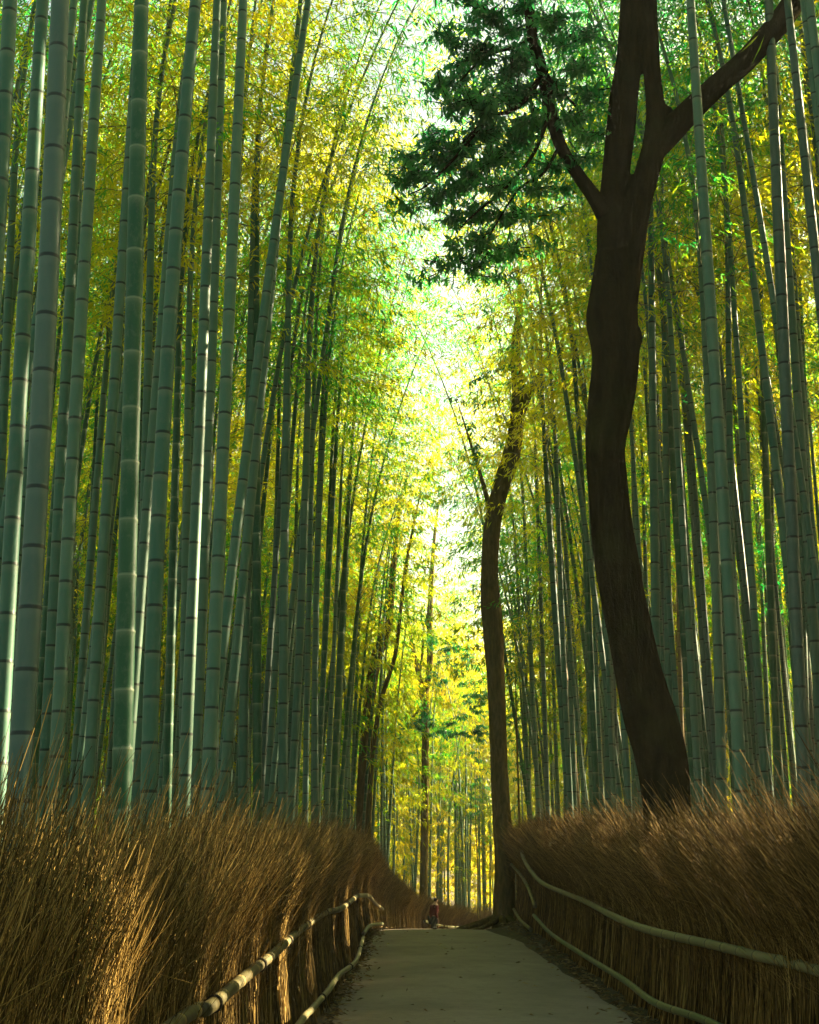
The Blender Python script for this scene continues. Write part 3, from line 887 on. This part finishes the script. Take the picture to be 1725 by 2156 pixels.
print('far merged', len(rest))
far_pts = list(rest)
for _ in range(9000):
    y = random.uniform(72, 125); x = random.uniform(-0.38 * y, 0.38 * y)
    if len(far_pts) > 420: break
    if free(x, y, 1.9): placed.append((x, y)); far_pts.append((x, y))
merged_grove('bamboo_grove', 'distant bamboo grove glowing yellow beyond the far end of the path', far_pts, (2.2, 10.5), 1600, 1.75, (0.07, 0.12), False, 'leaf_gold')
low_pts = []
for _ in range(5000):
    y = random.uniform(66, 128); x = random.uniform(-0.36 * y, 0.36 * y)
    if len(low_pts) < 260 and not clear(x, y): low_pts.append((x, y))
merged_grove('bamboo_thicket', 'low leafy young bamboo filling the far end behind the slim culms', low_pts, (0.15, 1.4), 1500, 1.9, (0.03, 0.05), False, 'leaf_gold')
off = []
for _ in range(9000):
    y = random.uniform(-4, 55); x = random.uniform(3.2, 30) if random.random() < 0.8 else random.uniform(-24, -2.0)
    if in_frame(x, max(y, 0.5), 20) and y > 5: continue
    if (y < 5 and abs(x) < 4) or in_lane(x, y): continue
    if len(off) > 620: break
    if free(x, y, 0.85): placed.append((x, y)); off.append((x, y))
merged_grove('bamboo_grove', 'bamboo grove going on beyond both sides of the photo', off, (8.0, 12.0), 420, 2.2, (0.08, 0.13), True)
sun_blockers = []  # unseen culms added to block the sun between the open lanes
for _ in range(20000):
    x = random.uniform(3.1, 15); y = random.uniform(3.0, 26)
    if in_frame(x, y, 25) or in_lane(x, y, 0.28): continue
    if len(sun_blockers) > 420: break
    if free(x, y, 0.42): placed.append((x, y)); sun_blockers.append((x, y))
merged_grove('bamboo_grove', 'unseen bamboo added beyond the right edge to block sun between the lanes', sun_blockers, (9.0, 13.0), 90, 2.0, (0.08, 0.13), True)
print('off', len(off), len(sun_blockers), cnt)

# ------------------------------------------------------------------ trees
def limb(pts, n, S=18, bump=0.06, seed=0):
    """pts rows x,y,z,r"""
    c = spline(pts, n)
    V, q = tubes(c[None, :, :3], c[None, :, 3], S)
    V = V.reshape(n, S, 3)
    for i in range(n):
        for j in range(S):
            d = V[i, j] - c[i, :3]; p = V[i, j]
            f = mnoise.noise(Vector((p[0] * 2.2, p[1] * 2.2, p[2] * 1.3 + seed))) + 0.4 * mnoise.noise(Vector((p[0] * 7, p[1] * 7, p[2] * 4 + seed)))
            V[i, j] = c[i, :3] + d * (1 + bump * f)
    return V.reshape(-1, 3), q


def capped(V, q, n, S):
    V = np.vstack([V, V[:S].mean(0), V[-S:].mean(0)])
    a0, a1 = n * S, n * S + 1
    t0 = [(a0, (i + 1) % S, i) for i in range(S)]; b = (n - 1) * S
    t1 = [(a1, b + i, b + (i + 1) % S) for i in range(S)]
    return V, [tuple(f) for f in q] + t0[:0] + [(a0, (i + 1) % S, i, i) for i in range(0)] , t0 + t1


def wood(name, limbs, mat, parent, voxel=0.028, bump=0.07, S=18):
    verts, faces = [], []
    for i, (pts, n) in enumerate(limbs):
        V, q = limb(pts, n, S, bump, i * 5.1)
        V, qs, tris = capped(V, q, n, S)
        o = len(verts)
        verts += [tuple(v) for v in V]
        faces += [tuple(x + o for x in f) for f in qs] + [tuple(x + o for x in f) for f in tris]
    me = bpy.data.meshes.new(name); me.from_pydata(verts, [], faces); me.materials.append(mat); me.update()
    o = add(name, me, parent)
    if voxel:
        rm = o.modifiers.new('remesh', 'REMESH'); rm.mode = 'VOXEL'; rm.voxel_size = voxel; rm.use_smooth_shade = True
        sm = o.modifiers.new('smooth', 'SMOOTH'); sm.factor = 0.5; sm.iterations = 4
    else:
        for p in me.polygons: p.use_smooth = True
    return o


def lp(rows, y, root=np.zeros(3), zc=None):
    """rows of (px, py, width px[, dy]) -> x,y,z,r relative to root"""
    out = []
    for r in rows:
        dy = r[3] if len(r) > 3 else 0.0
        p = at_y(r[0], r[1], y + dy)
        d = proj(p)[2]
        out.append((*(p - root), r[2] * d / F / 2))
    return out


def broad_leaves(centres, n_each, size, root, seed, droop=0.6, tuft=True):
    """sprays of broad leaves around centre points (x,y,z,radius)"""
    rs = np.random.default_rng(seed)
    Bs, Ds, Ls = [], [], []
    twP = []
    for (x, y, z, r) in centres:
        nt = max(2, int(n_each * (r / 0.35) ** 1.6 / 9))
        for _ in range(nt):
            d = rs.normal(0, 1, 3); d /= np.linalg.norm(d); d[2] *= 0.42
            tip = np.array([x, y, z]) + d * r * abs(rs.normal(0, 0.85))
            out = d * np.array([1, 1, 0.3]); out /= np.linalg.norm(out) + 1e-6
            st = tip - out * 0.30 + np.array([0, 0, 0.06])
            twP.append(np.stack([np.array([x, y, z]) * 0.5 + st * 0.5, st, tip]))
            m = rs.integers(6, 11)
            for k_ in range(m):
                a_ = rs.random() * 6.283
                dd = out * 0.55 + np.array([math.cos(a_), math.sin(a_), 0]) * 0.75 + np.array([0, 0, -droop * (0.4 + 0.9 * rs.random())])
                Bs.append(tip + (st - tip) * rs.random()); Ds.append(dd / np.linalg.norm(dd)); Ls.append(size * (0.65 + 0.6 * rs.random()))
    B, D, Ln = np.array(Bs), np.array(Ds), np.array(Ls)
    N = len(B)
    rnd = rs.normal(0, 1, (N, 3)) * np.array([0.5, 0.5, 0.2]) + np.array([0, 0, 1.0])
    sd_ = np.cross(D, rnd); sd_ /= np.linalg.norm(sd_, axis=1, keepdims=True)
    up = np.cross(sd_, D)
    Wd = Ln * 0.30
    a0 = B; mid1 = B + D * (Ln * 0.33)[:, None]; mid2 = B + D * (Ln * 0.68)[:, None] - np.array([0, 0, 0.04]) * (Ln / 0.1)[:, None] * 0.3
    tip = B + D * Ln[:, None] - np.array([0, 0, 0.015]) * (Ln / 0.1)[:, None]
    f = 0.18
    V = np.stack([a0, mid1, mid2, tip,
                  mid1 + sd_ * (Wd * 0.5)[:, None] + up * (Wd * f)[:, None], mid2 + sd_ * (Wd * 0.42)[:, None] + up * (Wd * f)[:, None],
                  mid1 - sd_ * (Wd * 0.5)[:, None] + up * (Wd * f)[:, None], mid2 - sd_ * (Wd * 0.42)[:, None] + up * (Wd * f)[:, None]], 1).reshape(-1, 3)
    o = np.arange(N)[:, None] * 8
    q = np.concatenate([o + np.array([[0, 1, 4, 4]])[:, [0, 1, 2, 3]], o + np.array([[1, 2, 5, 4]]), o + np.array([[0, 6, 1, 1]]), o + np.array([[6, 7, 2, 1]])]) if False else None
    tri = np.concatenate([o + np.array([t]) for t in ([0, 1, 4], [1, 2, 5], [1, 5, 4], [2, 3, 5], [0, 6, 1], [6, 7, 2], [6, 2, 1], [7, 3, 2])])
    tw = np.array(twP)
    TV, TQ = tubes(tw, np.tile(np.array([0.006, 0.004, 0.002]), (len(tw), 1)), 4)
    return (V, tri), (TV, TQ)


# --- the forked tree at the right
TY = 13.2
tb = at_y(1410, 1790, TY); tb[2] = gz(tb[0], TY)
big = thing('forked_tree', 'tall dark forked tree with a sinuous trunk leaning out over the right fence', 'tree', tuple(tb))
trunk = [(1424, 1905, 112), (1412, 1810, 104), (1404, 1690, 100), (1390, 1586, 110), (1371, 1516, 114), (1344, 1416, 101), (1323, 1316, 97), (1304, 1216, 95), (1289, 1116, 90),
         (1280, 1016, 84), (1274, 941, 85), (1283, 866, 97), (1295, 766, 99), (1294, 715, 104), (1288, 672, 108), (1294, 600, 96), (1300, 540, 92)]
stemA = [(1291, 640, 70), (1288, 500, 62), (1290, 430, 62), (1296, 375, 60), (1304, 300, 60), (1315, 200, 60), (1328, 100, 56), (1340, 0, 66), (1350, -160, 58), (1352, -360, 44), (1375, -600, 26)]
stemB = [(1315, 640, 56), (1328, 540, 56), (1341, 450, 56), (1361, 370, 54), (1377, 310, 50), (1381, 240, 42), (1374, 160, 37), (1371, 80, 34), (1366, 0, 36), (1366, -150, 34), (1392, -380, 22)]
limbR = [(1378, 320, 48), (1405, 285, 54), (1450, 237, 54), (1512, 178, 48), (1562, 135, 48), (1612, 82, 50), (1660, 22, 50), (1705, -60, 44), (1760, -200, 36), (1800, -380, 20)]
limbL = [(1275, 455, 40), (1255, 420, 34), (1212, 360, 29), (1180, 305, 27), (1160, 235, 29), (1142, 150, 27), (1122, 78, 24), (1113, 0, 22), (1108, -110, 18), (1080, -240, 10)]
knot = [(1340, 690, 22, -0.1), (1336, 715, 34, -0.06), (1330, 760, 20, -0.05)]
stub = [(1392, 262, 20, -0.02), (1404, 240, 26, -0.05), (1412, 226, 16, -0.06)]
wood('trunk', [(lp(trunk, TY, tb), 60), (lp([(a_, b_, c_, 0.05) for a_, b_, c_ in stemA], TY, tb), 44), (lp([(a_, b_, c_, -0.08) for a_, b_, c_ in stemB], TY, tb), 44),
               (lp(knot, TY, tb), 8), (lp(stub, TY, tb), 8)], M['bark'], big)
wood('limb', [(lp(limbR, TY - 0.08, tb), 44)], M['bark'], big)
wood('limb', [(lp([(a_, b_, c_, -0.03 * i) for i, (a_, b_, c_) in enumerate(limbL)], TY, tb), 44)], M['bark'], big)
# small boughs carrying the dark leaves, and the leaves
boughs = [[(1142, 150, 14, -0.2), (1115, 200, 12, -0.3), (1075, 235, 10, -0.4), (1030, 245, 7, -0.45), (975, 300, 5, -0.5)],
          [(1160, 235, 10, -0.12), (1120, 330, 8, -0.3), (1060, 400, 7, -0.4), (1000, 450, 5, -0.5), (970, 480, 4, -0.5)],
          [(1180, 305, 8, -0.09), (1140, 370, 6, -0.2), (1095, 395, 5, -0.3), (1040, 480, 4, -0.35), (1010, 540, 3, -0.4)],
          [(1030, 245, 7, -0.45), (960, 330, 6, -0.5), (900, 390, 4, -0.6), (860, 410, 3, -0.6)],
          [(1122, 78, 9, -0.2), (1080, 100, 7, -0.3), (1020, 120, 6, -0.4), (970, 170, 4, -0.4)],
          [(1142, 150, 9, -0.2), (1190, 200, 6, -0.3), (1230, 240, 4, -0.3)]]
bw = wood('boughs', [(lp(b_, TY, tb), 16) for b_ in boughs], M['bark'], big, voxel=None, S=7)
spots = [(1020, 110, 60), (975, 150, 45), (1060, 160, 60), (1000, 200, 50), (950, 230, 30), (1050, 240, 70), (1100, 210, 55), (1110, 300, 60), (1040, 320, 75), (970, 310, 55), (930, 350, 55),
         (880, 370, 45), (850, 385, 26), (920, 410, 45), (860, 440, 26), (990, 390, 60), (1070, 390, 55), (1120, 400, 35), (1010, 450, 45), (950, 455, 30), (1060, 460, 35), (1100, 450, 26), (1010, 510, 40), (960, 530, 26),
         (1040, 545, 34), (990, 560, 34), (940, 560, 22), (1055, 585, 18), (915, 585, 16), (890, 595, 12), (1175, 190, 40), (1215, 150, 40), (1210, 260, 45), (1190, 400, 22), (1150, 450, 20), (1230, 330, 22), (1085, 60, 40), (1130, 260, 50), (1000, 70, 30), (1180, 90, 30), (960, 90, 40), (930, 180, 40), (1040, 30, 45), (1000, 10, 40), (1100, 20, 40), (1170, 40, 45), (1230, 60, 40), (1230, 200, 40), (1240, 290, 30), (1160, 350, 40), (900, 300, 40), (870, 330, 30), (1100, 130, 60), (1010, 270, 60), (1150, 520, 18), (1080, 520, 26)]
cs = []
for (a_, b_, r_) in spots:
    for _ in range(2):
        p = at_y(a_ + random.gauss(0, r_ * 0.25), b_ + random.gauss(0, r_ * 0.2), TY + random.uniform(-0.9, 0.4)) - tb
        cs.append((*p, r_ * 12.8 / F * 1.25))
for _ in range(46):                                   # the crown goes on above the picture
    p = at_y(random.uniform(1000, 1800), random.uniform(-700, -110), TY + random.uniform(-2, 2)) - tb
    cs.append((*p, random.uniform(0.3, 0.55)))
(LV, LT), (TV, TQ) = broad_leaves(cs, 280, 0.092, tb, 5)
add('foliage', mesh_np('foliage', LV, LT, M['leaf_dark'], False), big)
add('twigs', mesh_np('twigs', TV, TQ, M['bark']), big)

# --- the mid trunk at the end of the right fence
MY = 26.5
mb = at_y(1064, 1935, MY); mb[2] = gz(mb[0], MY)
mid = thing('tree', 'single brown trunk leaning right at its top, at the end of the right fence', 'tree', tuple(mb))
mt = [(1066, 1965, 66), (1064, 1925, 54), (1063, 1880, 46), (1063, 1805, 43), (1053, 1660, 38), (1047, 1489, 37), (1040, 1346, 43), (1034, 1275, 44), (1031, 1203, 36), (1035, 1130, 36), (1042, 1080, 36),
      (1058, 1016, 37), (1078, 956, 36), (1088, 890, 32), (1092, 820, 28), (1085, 740, 22), (1095, 640, 14), (1090, 560, 8)]
mt2 = [(1086, 905, 18), (1115, 830, 14), (1150, 760, 9), (1170, 700, 5)]
mt3 = [(1040, 1100, 14, 0.2), (1015, 1010, 10, 0.6), (990, 930, 7, 1.0), (965, 850, 4, 1.2)]
wood('trunk', [(lp(mt, MY, mb), 70), (lp(mt2, MY, mb), 16), (lp(mt3, MY, mb), 18)], M['bark_brown'], mid, voxel=0.03)
cs = []
for (a_, b_, r_) in [(1090, 860, 40), (1060, 800, 46), (1110, 760, 46), (1040, 720, 40), (1085, 680, 50), (1000, 870, 40), (975, 820, 40), (1130, 820, 40), (1020, 940, 36), (990, 960, 30), (1150, 700, 40), (1080, 600, 40), (1045, 640, 30)]:
    for _ in range(3):
        p = at_y(random.gauss(a_, r_ * 0.7), random.gauss(b_, r_ * 0.6), MY + random.uniform(-1, 1)) - mb
        cs.append((*p, r_ * 26 / F * random.uniform(0.5, 1.2)))
(LV, LT), (TV, TQ) = broad_leaves(cs, 40, 0.12, mb, 9)
add('foliage', mesh_np('foliage', LV, LT, M['leaf_mid'], False), mid)
rts = []
for a_ in range(7):
    th = 2.2 + a_ * 0.55
    rts.append(([(0, 0, 0.25, 0.10), (0.25 * math.cos(th), 0.25 * math.sin(th), 0.10, 0.075), (0.6 * math.cos(th + 0.2), 0.6 * math.sin(th + 0.2), 0.0, 0.05), (1.0 * math.cos(th + 0.1), 1.0 * math.sin(th + 0.1), -0.10, 0.03)], 14))
wood('roots', rts, M['bark_brown'], mid, voxel=None, S=10)

# --- thin forked tree in the middle distance
CYD = 54.0
cb = at_y(893, 1905, CYD); cb[2] = gz(cb[0], CYD)
ct = thing('tree', 'slim tree forking into a Y far down the middle of the path', 'tree', tuple(cb))
wood('trunk', [(lp([(892, 1985, 22), (892, 1880, 18), (895, 1700, 16.5), (896, 1560, 16), (893, 1470, 19), (890, 1452, 17)], CYD, cb), 40),
               (lp([(892, 1470, 13), (884, 1430, 11), (873, 1380, 9.5), (862, 1320, 8), (855, 1240, 6), (862, 1150, 4)], CYD, cb), 26),
               (lp([(893, 1470, 14), (902, 1430, 14), (906, 1380, 14), (905, 1320, 13), (908, 1230, 11), (915, 1130, 7), (925, 1050, 4)], CYD, cb), 28),
               (lp([(884, 1420, 6), (890, 1370, 6), (893, 1320, 4), (900, 1290, 3)], CYD, cb), 14),
               (lp([(892, 1480, 5), (870, 1510, 5), (855, 1530, 4), (830, 1580, 4)], CYD, cb), 14)], M['bark_brown'], ct, voxel=0.035)
cs = []
for (a_, b_, r_) in [(915, 1350, 14), (935, 1365, 20), (955, 1375, 20), (975, 1385, 16), (985, 1400, 15), (945, 1400, 16), (905, 1345, 12), (970, 1420, 12), (930, 1390, 12),
                     (845, 1510, 20), (870, 1520, 22), (895, 1518, 22), (915, 1530, 20), (935, 1540, 16), (955, 1545, 10), (835, 1535, 14), (860, 1545, 16), (925, 1440, 18), (912, 1420, 12),
                     (990, 1470, 20), (1010, 1480, 22), (1000, 1500, 18), (1020, 1470, 14), (1010, 1535, 22), (985, 1545, 14), (1022, 1550, 14), (970, 1515, 12), (985, 1440, 12)]:
    for _ in range(4):
        p = at_y(random.gauss(a_, r_ * 0.7), random.gauss(b_, r_ * 0.35), CYD + random.uniform(-2.4, -0.4)) - cb
        cs.append((*p, r_ * 53 / F * random.uniform(0.5, 1.1)))
(LV, LT), (TV, TQ) = broad_leaves(cs, 85, 0.15, cb, 15)
add('foliage', mesh_np('foliage', LV, LT, M['leaf_mid'], False), ct)

# --- two leaning trunks behind the left culms
LY = 41.0
lb = at_y(765, 1800, LY); lb[2] = gz(lb[0], LY)
lt = thing('tree', 'dark leaning trunk behind the bamboo left of the path, thick below and bent right above', 'tree', tuple(lb))
wood('trunk', [(lp([(760, 1965, 36), (764, 1800, 32), (766, 1689, 30), (768, 1600, 27), (776, 1500, 24), (784, 1432, 23), (792, 1385, 26), (806, 1350, 22), (818, 1310, 18), (825, 1240, 15), (832, 1150, 12), (845, 1040, 7)], LY, lb), 60)], M['bark_brown'], lt, voxel=0.03)
cs = []
for _ in range(12):
    p = at_y(random.gauss(835, 25), random.gauss(1060, 50), LY + random.uniform(-1, 1)) - lb
    cs.append((*p, 0.5))
(LV, LT), (TV, TQ) = broad_leaves(cs, 26, 0.15, lb, 19)
add('foliage', mesh_np('foliage', LV, LT, M['leaf_mid'], False), lt)
sb = at_y(770, 1800, LY - 2); sb[2] = gz(sb[0], LY - 2)
stt = thing('tree', 'slim dark stem slanting right beside the thick leaning trunk left of the path', 'tree', tuple(sb))
wood('trunk', [(lp([(771, 1960, 13), (776, 1750, 12), (784, 1600, 11), (799, 1489, 10), (816, 1432, 10), (833, 1375, 9), (845, 1275, 8), (853, 1204, 7.5), (868, 1120, 6), (885, 1040, 4)], LY - 2, sb), 50)], M['bark_brown'], stt, voxel=0.025, S=12)
cs = []
for _ in range(10):
    p = at_y(random.gauss(885, 22), random.gauss(1030, 40), LY - 2 + random.uniform(-1, 1)) - sb
    cs.append((*p, 0.45))
(LV, LT), (TV, TQ) = broad_leaves(cs, 26, 0.15, sb, 21)
add('foliage', mesh_np('foliage', LV, LT, M['leaf_mid'], False), stt)

# --- leafy shrub stems right of the mid trunk
for (px, y, rows, lab) in ((1092, 33.0, [(1085, 1330, 16), (1095, 1370, 18), (1090, 1420, 18), (1100, 1470, 20), (1088, 1520, 20), (1098, 1580, 22), (1085, 1640, 20), (1094, 1700, 18)], 'leafy green shrub just right of the mid trunk behind the fence'),
                           (1004, 58.0, [(1000, 1600, 12), (1010, 1640, 14), (1003, 1680, 14), (998, 1720, 12)], 'leafy green sapling left of the mid trunk in the distance')):
    b_ = at_y(px, 1850, y); b_[2] = gz(b_[0], y)
    t_ = thing('shrub', lab, 'shrub', tuple(b_))
    top = at_y(rows[0][0], rows[0][1], y) - b_
    wood('stem', [([(0, 0, -0.1, 0.035), (0.05, 0, top[2] * 0.35, 0.028), (top[0] * 0.6, 0, top[2] * 0.7, 0.02), (top[0], 0, top[2], 0.008)], 24)], M['bark_brown'], t_, voxel=None, S=8)
    cs = [(*(at_y(random.gauss(a_, r_ * 0.8), random.gauss(c_, r_ * 0.9), y + random.uniform(-0.5, 0.5)) - b_), r_ * y / F * random.uniform(0.6, 1.3)) for a_, c_, r_ in rows for _ in range(5)]
    (LV, LT), (TV, TQ) = broad_leaves(cs, 40, 0.11 if y < 40 else 0.15, b_, int(px))
    add('foliage', mesh_np('foliage', LV, LT, M['leaf_mid'], False), t_)

# ------------------------------------------------------------------ litter at the foot of the fences
ac = Acc()
nl = 3000
ys = 2.5 + 26 * rng.random(nl) ** 1.0
sd_ = rng.random(nl) < 0.45
B = np.empty((nl, 3)); 
for i in range(nl):
    l, r = path_edges(ys[i])
    off_ = abs(rng.normal(0, 0.11))
    if rng.random() < 0.04: off_ += rng.random() * 1.2
    x = (fx(Lf, ys[i]) + 0.10 + off_) if sd_[i] else (fx(Rf, ys[i]) - 0.10 - off_ * 1.3)
    inside = l < x < r
    B[i] = (x, ys[i], gz(0.5, ys[i]) + (0.012 + 0.03 * (1 if inside else 0)) + 0.006 * rng.random() + (gz(x, ys[i]) - gz(0.5, ys[i])))
a_ = rng.random(nl) * 6.283
D = np.stack([np.cos(a_), np.sin(a_), 0.15 * rng.standard_normal(nl) + 0.05], -1); D /= np.linalg.norm(D, axis=1, keepdims=True)
LV, LQ = leaves(B, D, 0.05 + 0.07 * rng.random(nl), 0.010 + 0.012 * rng.random(nl))
ac.add(LV, LQ)
M['litter'] = brush_mat('fallen_leaves', [(0.05, (0.05, 0.032, 0.012)), (0.5, (0.15, 0.10, 0.04)), (1.0, (0.33, 0.24, 0.11))])
tag(add('leaf_litter', ac.mesh('leaf_litter', M['litter'], False)), 'dry fallen leaves lying along both edges of the path', 'leaf litter', kind='stuff')
# ------------------------------------------------------------------ the walker
def person():
    px, y = 912, 48.0
    base = at_y(px, 1950, y); base = np.array([base[0], y, gz(base[0], y) + 0.02])
    root = thing('person', 'person in a dark red jacket and dark trousers walking far along the path', 'person', tuple(base))
    def cloth(name, c, sc_=30):
        return simple(name, tuple(x * 0.8 for x in c), c, sc_, 0.85, 0.2, 0.004)
    red = cloth('red_jacket', (0.12, 0.012, 0.016)); dark = cloth('dark_cloth', (0.02, 0.028, 0.032)); skin = cloth('skin', (0.42, 0.26, 0.18)); hair = cloth('hair', (0.012, 0.010, 0.009))
    bag_m = cloth('beige_canvas', (0.26, 0.19, 0.10))
    def skinned(name, verts, edges, radii, mat, rootv=0, parent=root, lv=2):
        me = bpy.data.meshes.new(name); me.from_pydata([tuple(v) for v in verts], edges, []); me.materials.append(mat)
        o = add(name, me, parent)
        s = o.modifiers.new('skin', 'SKIN'); s.use_smooth_shade = True
        for i, v in enumerate(me.skin_vertices[0].data):
            r_ = radii[i]; v.radius = r_ if isinstance(r_, tuple) else (r_, r_); v.use_root = (i == rootv)
        m = o.modifiers.new('sub', 'SUBSURF'); m.levels = lv; m.render_levels = lv
        return o
    # facing +x, mid-stride, body leaning forward a little
    V = [(0, 0, 0.90), (0.03, 0, 1.08), (0.07, 0, 1.26), (0.09, 0, 1.38), (0.115, 0, 1.46), (0.14, 0, 1.54), (0.15, 0, 1.60),
         (-0.0, 0.09, 0.86), (0.16, 0.09, 0.49), (0.13, 0.09, 0.09), (0.24, 0.09, 0.04),
         (-0.0, -0.09, 0.86), (-0.06, -0.09, 0.48), (-0.26, -0.09, 0.14), (-0.18, -0.09, 0.04),
         (0.08, 0.17, 1.36), (0.0, 0.22, 1.10), (0.10, 0.22, 0.88), (0.08, -0.17, 1.36), (0.02, -0.22, 1.10), (0.10, -0.22, 0.89)]
    E = [(0, 1), (1, 2), (2, 3), (3, 4), (4, 5), (5, 6), (0, 7), (7, 8), (8, 9), (9, 10), (0, 11), (11, 12), (12, 13), (13, 14), (3, 15), (15, 16), (16, 17), (3, 18), (18, 19), (19, 20)]
    Rr = [(0.12, 0.14), (0.11, 0.13), (0.12, 0.16), (0.10, 0.13), 0.052, (0.085, 0.075), (0.078, 0.07), 0.085, 0.058, 0.04, 0.032, 0.085, 0.058, 0.04, 0.032, 0.055, 0.042, 0.03, 0.055, 0.042, 0.03]
    # hands: palm and five separate fingers on each wrist
    for wrist in (17, 20):
        wx, wy, wz = V[wrist]
        V.append((wx + 0.02, wy, wz - 0.07)); E.append((wrist, len(V) - 1)); Rr.append((0.028, 0.018)); palm = len(V) - 1
        for k_, (ox, ln) in enumerate(((0.028, 0.07), (0.009, 0.08), (-0.010, 0.075), (-0.028, 0.06))):
            V.append((wx + 0.02 + ox, wy, wz - 0.10)); E.append((palm, len(V) - 1)); Rr.append(0.009)
            V.append((wx + 0.025 + ox, wy - 0.012 * (1 if wy > 0 else -1), wz - 0.10 - ln)); E.append((len(V) - 2, len(V) - 1)); Rr.append(0.008)
        V.append((wx + 0.06, wy, wz - 0.085)); E.append((palm, len(V) - 1)); Rr.append(0.010)
    skinned('body', V, E, Rr, skin)
    j = [0, 1, 2, 3, 15, 16, 17, 18, 19, 20]; mp = {v: i for i, v in enumerate(j)}
    jv = [V[i] for i in j]; jv[0] = (0, 0, 0.82)
    jv[mp[17]] = tuple(np.array(V[16]) * 0.1 + np.array(V[17]) * 0.9); jv[mp[20]] = tuple(np.array(V[19]) * 0.1 + np.array(V[20]) * 0.9)
    je = [(0, 1), (1, 2), (2, 3), (3, 4), (4, 5), (5, 6), (3, 7), (7, 8), (8, 9)]
    skinned('jacket', jv, je, [(0.16, 0.18), (0.14, 0.165), (0.145, 0.19), (0.115, 0.15), 0.075, 0.06, 0.048, 0.075, 0.06, 0.048], red)
    tv = [(0, 0, 0.90), V[7], V[8], (0.13, 0.09, 0.13), V[11], V[12], (-0.245, -0.09, 0.17)]
    skinned('trousers', tv, [(0, 1), (1, 2), (2, 3), (0, 4), (4, 5), (5, 6)], [(0.14, 0.16), 0.105, 0.075, 0.06, 0.105, 0.075, 0.06], dark)
    skinned('shoe', [(0.11, 0.09, 0.06), (0.20, 0.09, 0.04), (0.27, 0.09, 0.03)], [(0, 1), (1, 2)], [0.05, 0.042, 0.03], dark)
    skinned('shoe', [(-0.285, -0.09, 0.12), (-0.22, -0.09, 0.055), (-0.155, -0.09, 0.03)], [(0, 1), (1, 2)], [0.05, 0.042, 0.03], dark)
    skinned('hair', [(0.105, 0, 1.50), (0.112, 0, 1.58), (0.14, 0, 1.645)], [(0, 1), (1, 2)], [(0.07, 0.07), (0.09, 0.085), (0.075, 0.07)], hair)
    # face: nose, eyes and mouth
    ac = Acc()
    for (x, y_, z, r_) in ((0.245, 0, 1.555, 0.014), ):
        V_, q_ = tubes(np.array([[(0.222, 0, 1.585), (0.238, 0, 1.565), (0.236, 0, 1.548)]]), np.array([[0.008, 0.013, 0.006]]), 8); ac.add(V_, q_)
    add('nose', ac.mesh('nose', skin), root)
    for yy in (-0.03, 0.03):
        V_, q_ = tubes(np.array([[(0.214, yy - 0.012, 1.588), (0.218, yy, 1.590), (0.214, yy + 0.012, 1.588)]]), np.array([[0.003, 0.006, 0.003]]), 6)
        add('eye', mesh_np('eye', V_, q_, hair), root)
    V_, q_ = tubes(np.array([[(0.212, -0.022, 1.520), (0.221, 0, 1.519), (0.212, 0.022, 1.520)]]), np.array([[0.002, 0.006, 0.002]]), 6)
    add('mouth', mesh_np('mouth', V_, q_, red), root)
    root.rotation_euler[2] = R(25); root.scale = (0.95, 0.95, 0.95)
    return root


person()

# ------------------------------------------------------------------ haze
HX0, HX1, HY0, HY1, HZ0, HZ1 = -75, 75, -12, 140, -4.5, 34
hv = [(x, y, z) for x in (HX0, HX1) for y in (HY0, HY1) for z in (HZ0, HZ1)]
hq = [(0, 1, 3, 2), (4, 6, 7, 5), (0, 4, 5, 1), (2, 3, 7, 6), (0, 2, 6, 4), (1, 5, 7, 3)]
hm = bpy.data.materials.new('haze'); hm.use_nodes = True; ht = hm.node_tree; ht.nodes.clear()
ho = ht.nodes.new('ShaderNodeOutputMaterial'); hp = ht.nodes.new('ShaderNodeVolumePrincipled')
hp.inputs['Color'].default_value = (0.95, 0.95, 0.80, 1); hp.inputs['Density'].default_value = HAZE; hp.inputs['Anisotropy'].default_value = 0.45
ht.links.new(hp.outputs[0], ho.inputs['Volume'])
if HAZE > 0:
    tag(add('haze', mesh_np('haze', hv, hq, hm, False)), 'thin golden haze hanging between the bamboo', 'haze', kind='stuff')

# ------------------------------------------------------------------ render settings
sc.render.engine = 'CYCLES'
cy = sc.cycles
cy.max_bounces = 8; cy.diffuse_bounces = 4; cy.glossy_bounces = 2; cy.transmission_bounces = 6; cy.transparent_max_bounces = 8
cy.use_denoising = True
cy.caustics_reflective = False; cy.caustics_refractive = False
sc.view_settings.view_transform = 'Standard'; sc.view_settings.look = 'None'
sc.view_settings.exposure = 3.3; sc.view_settings.gamma = 1.0
sc.render.resolution_x = 819; sc.render.resolution_y = 1024
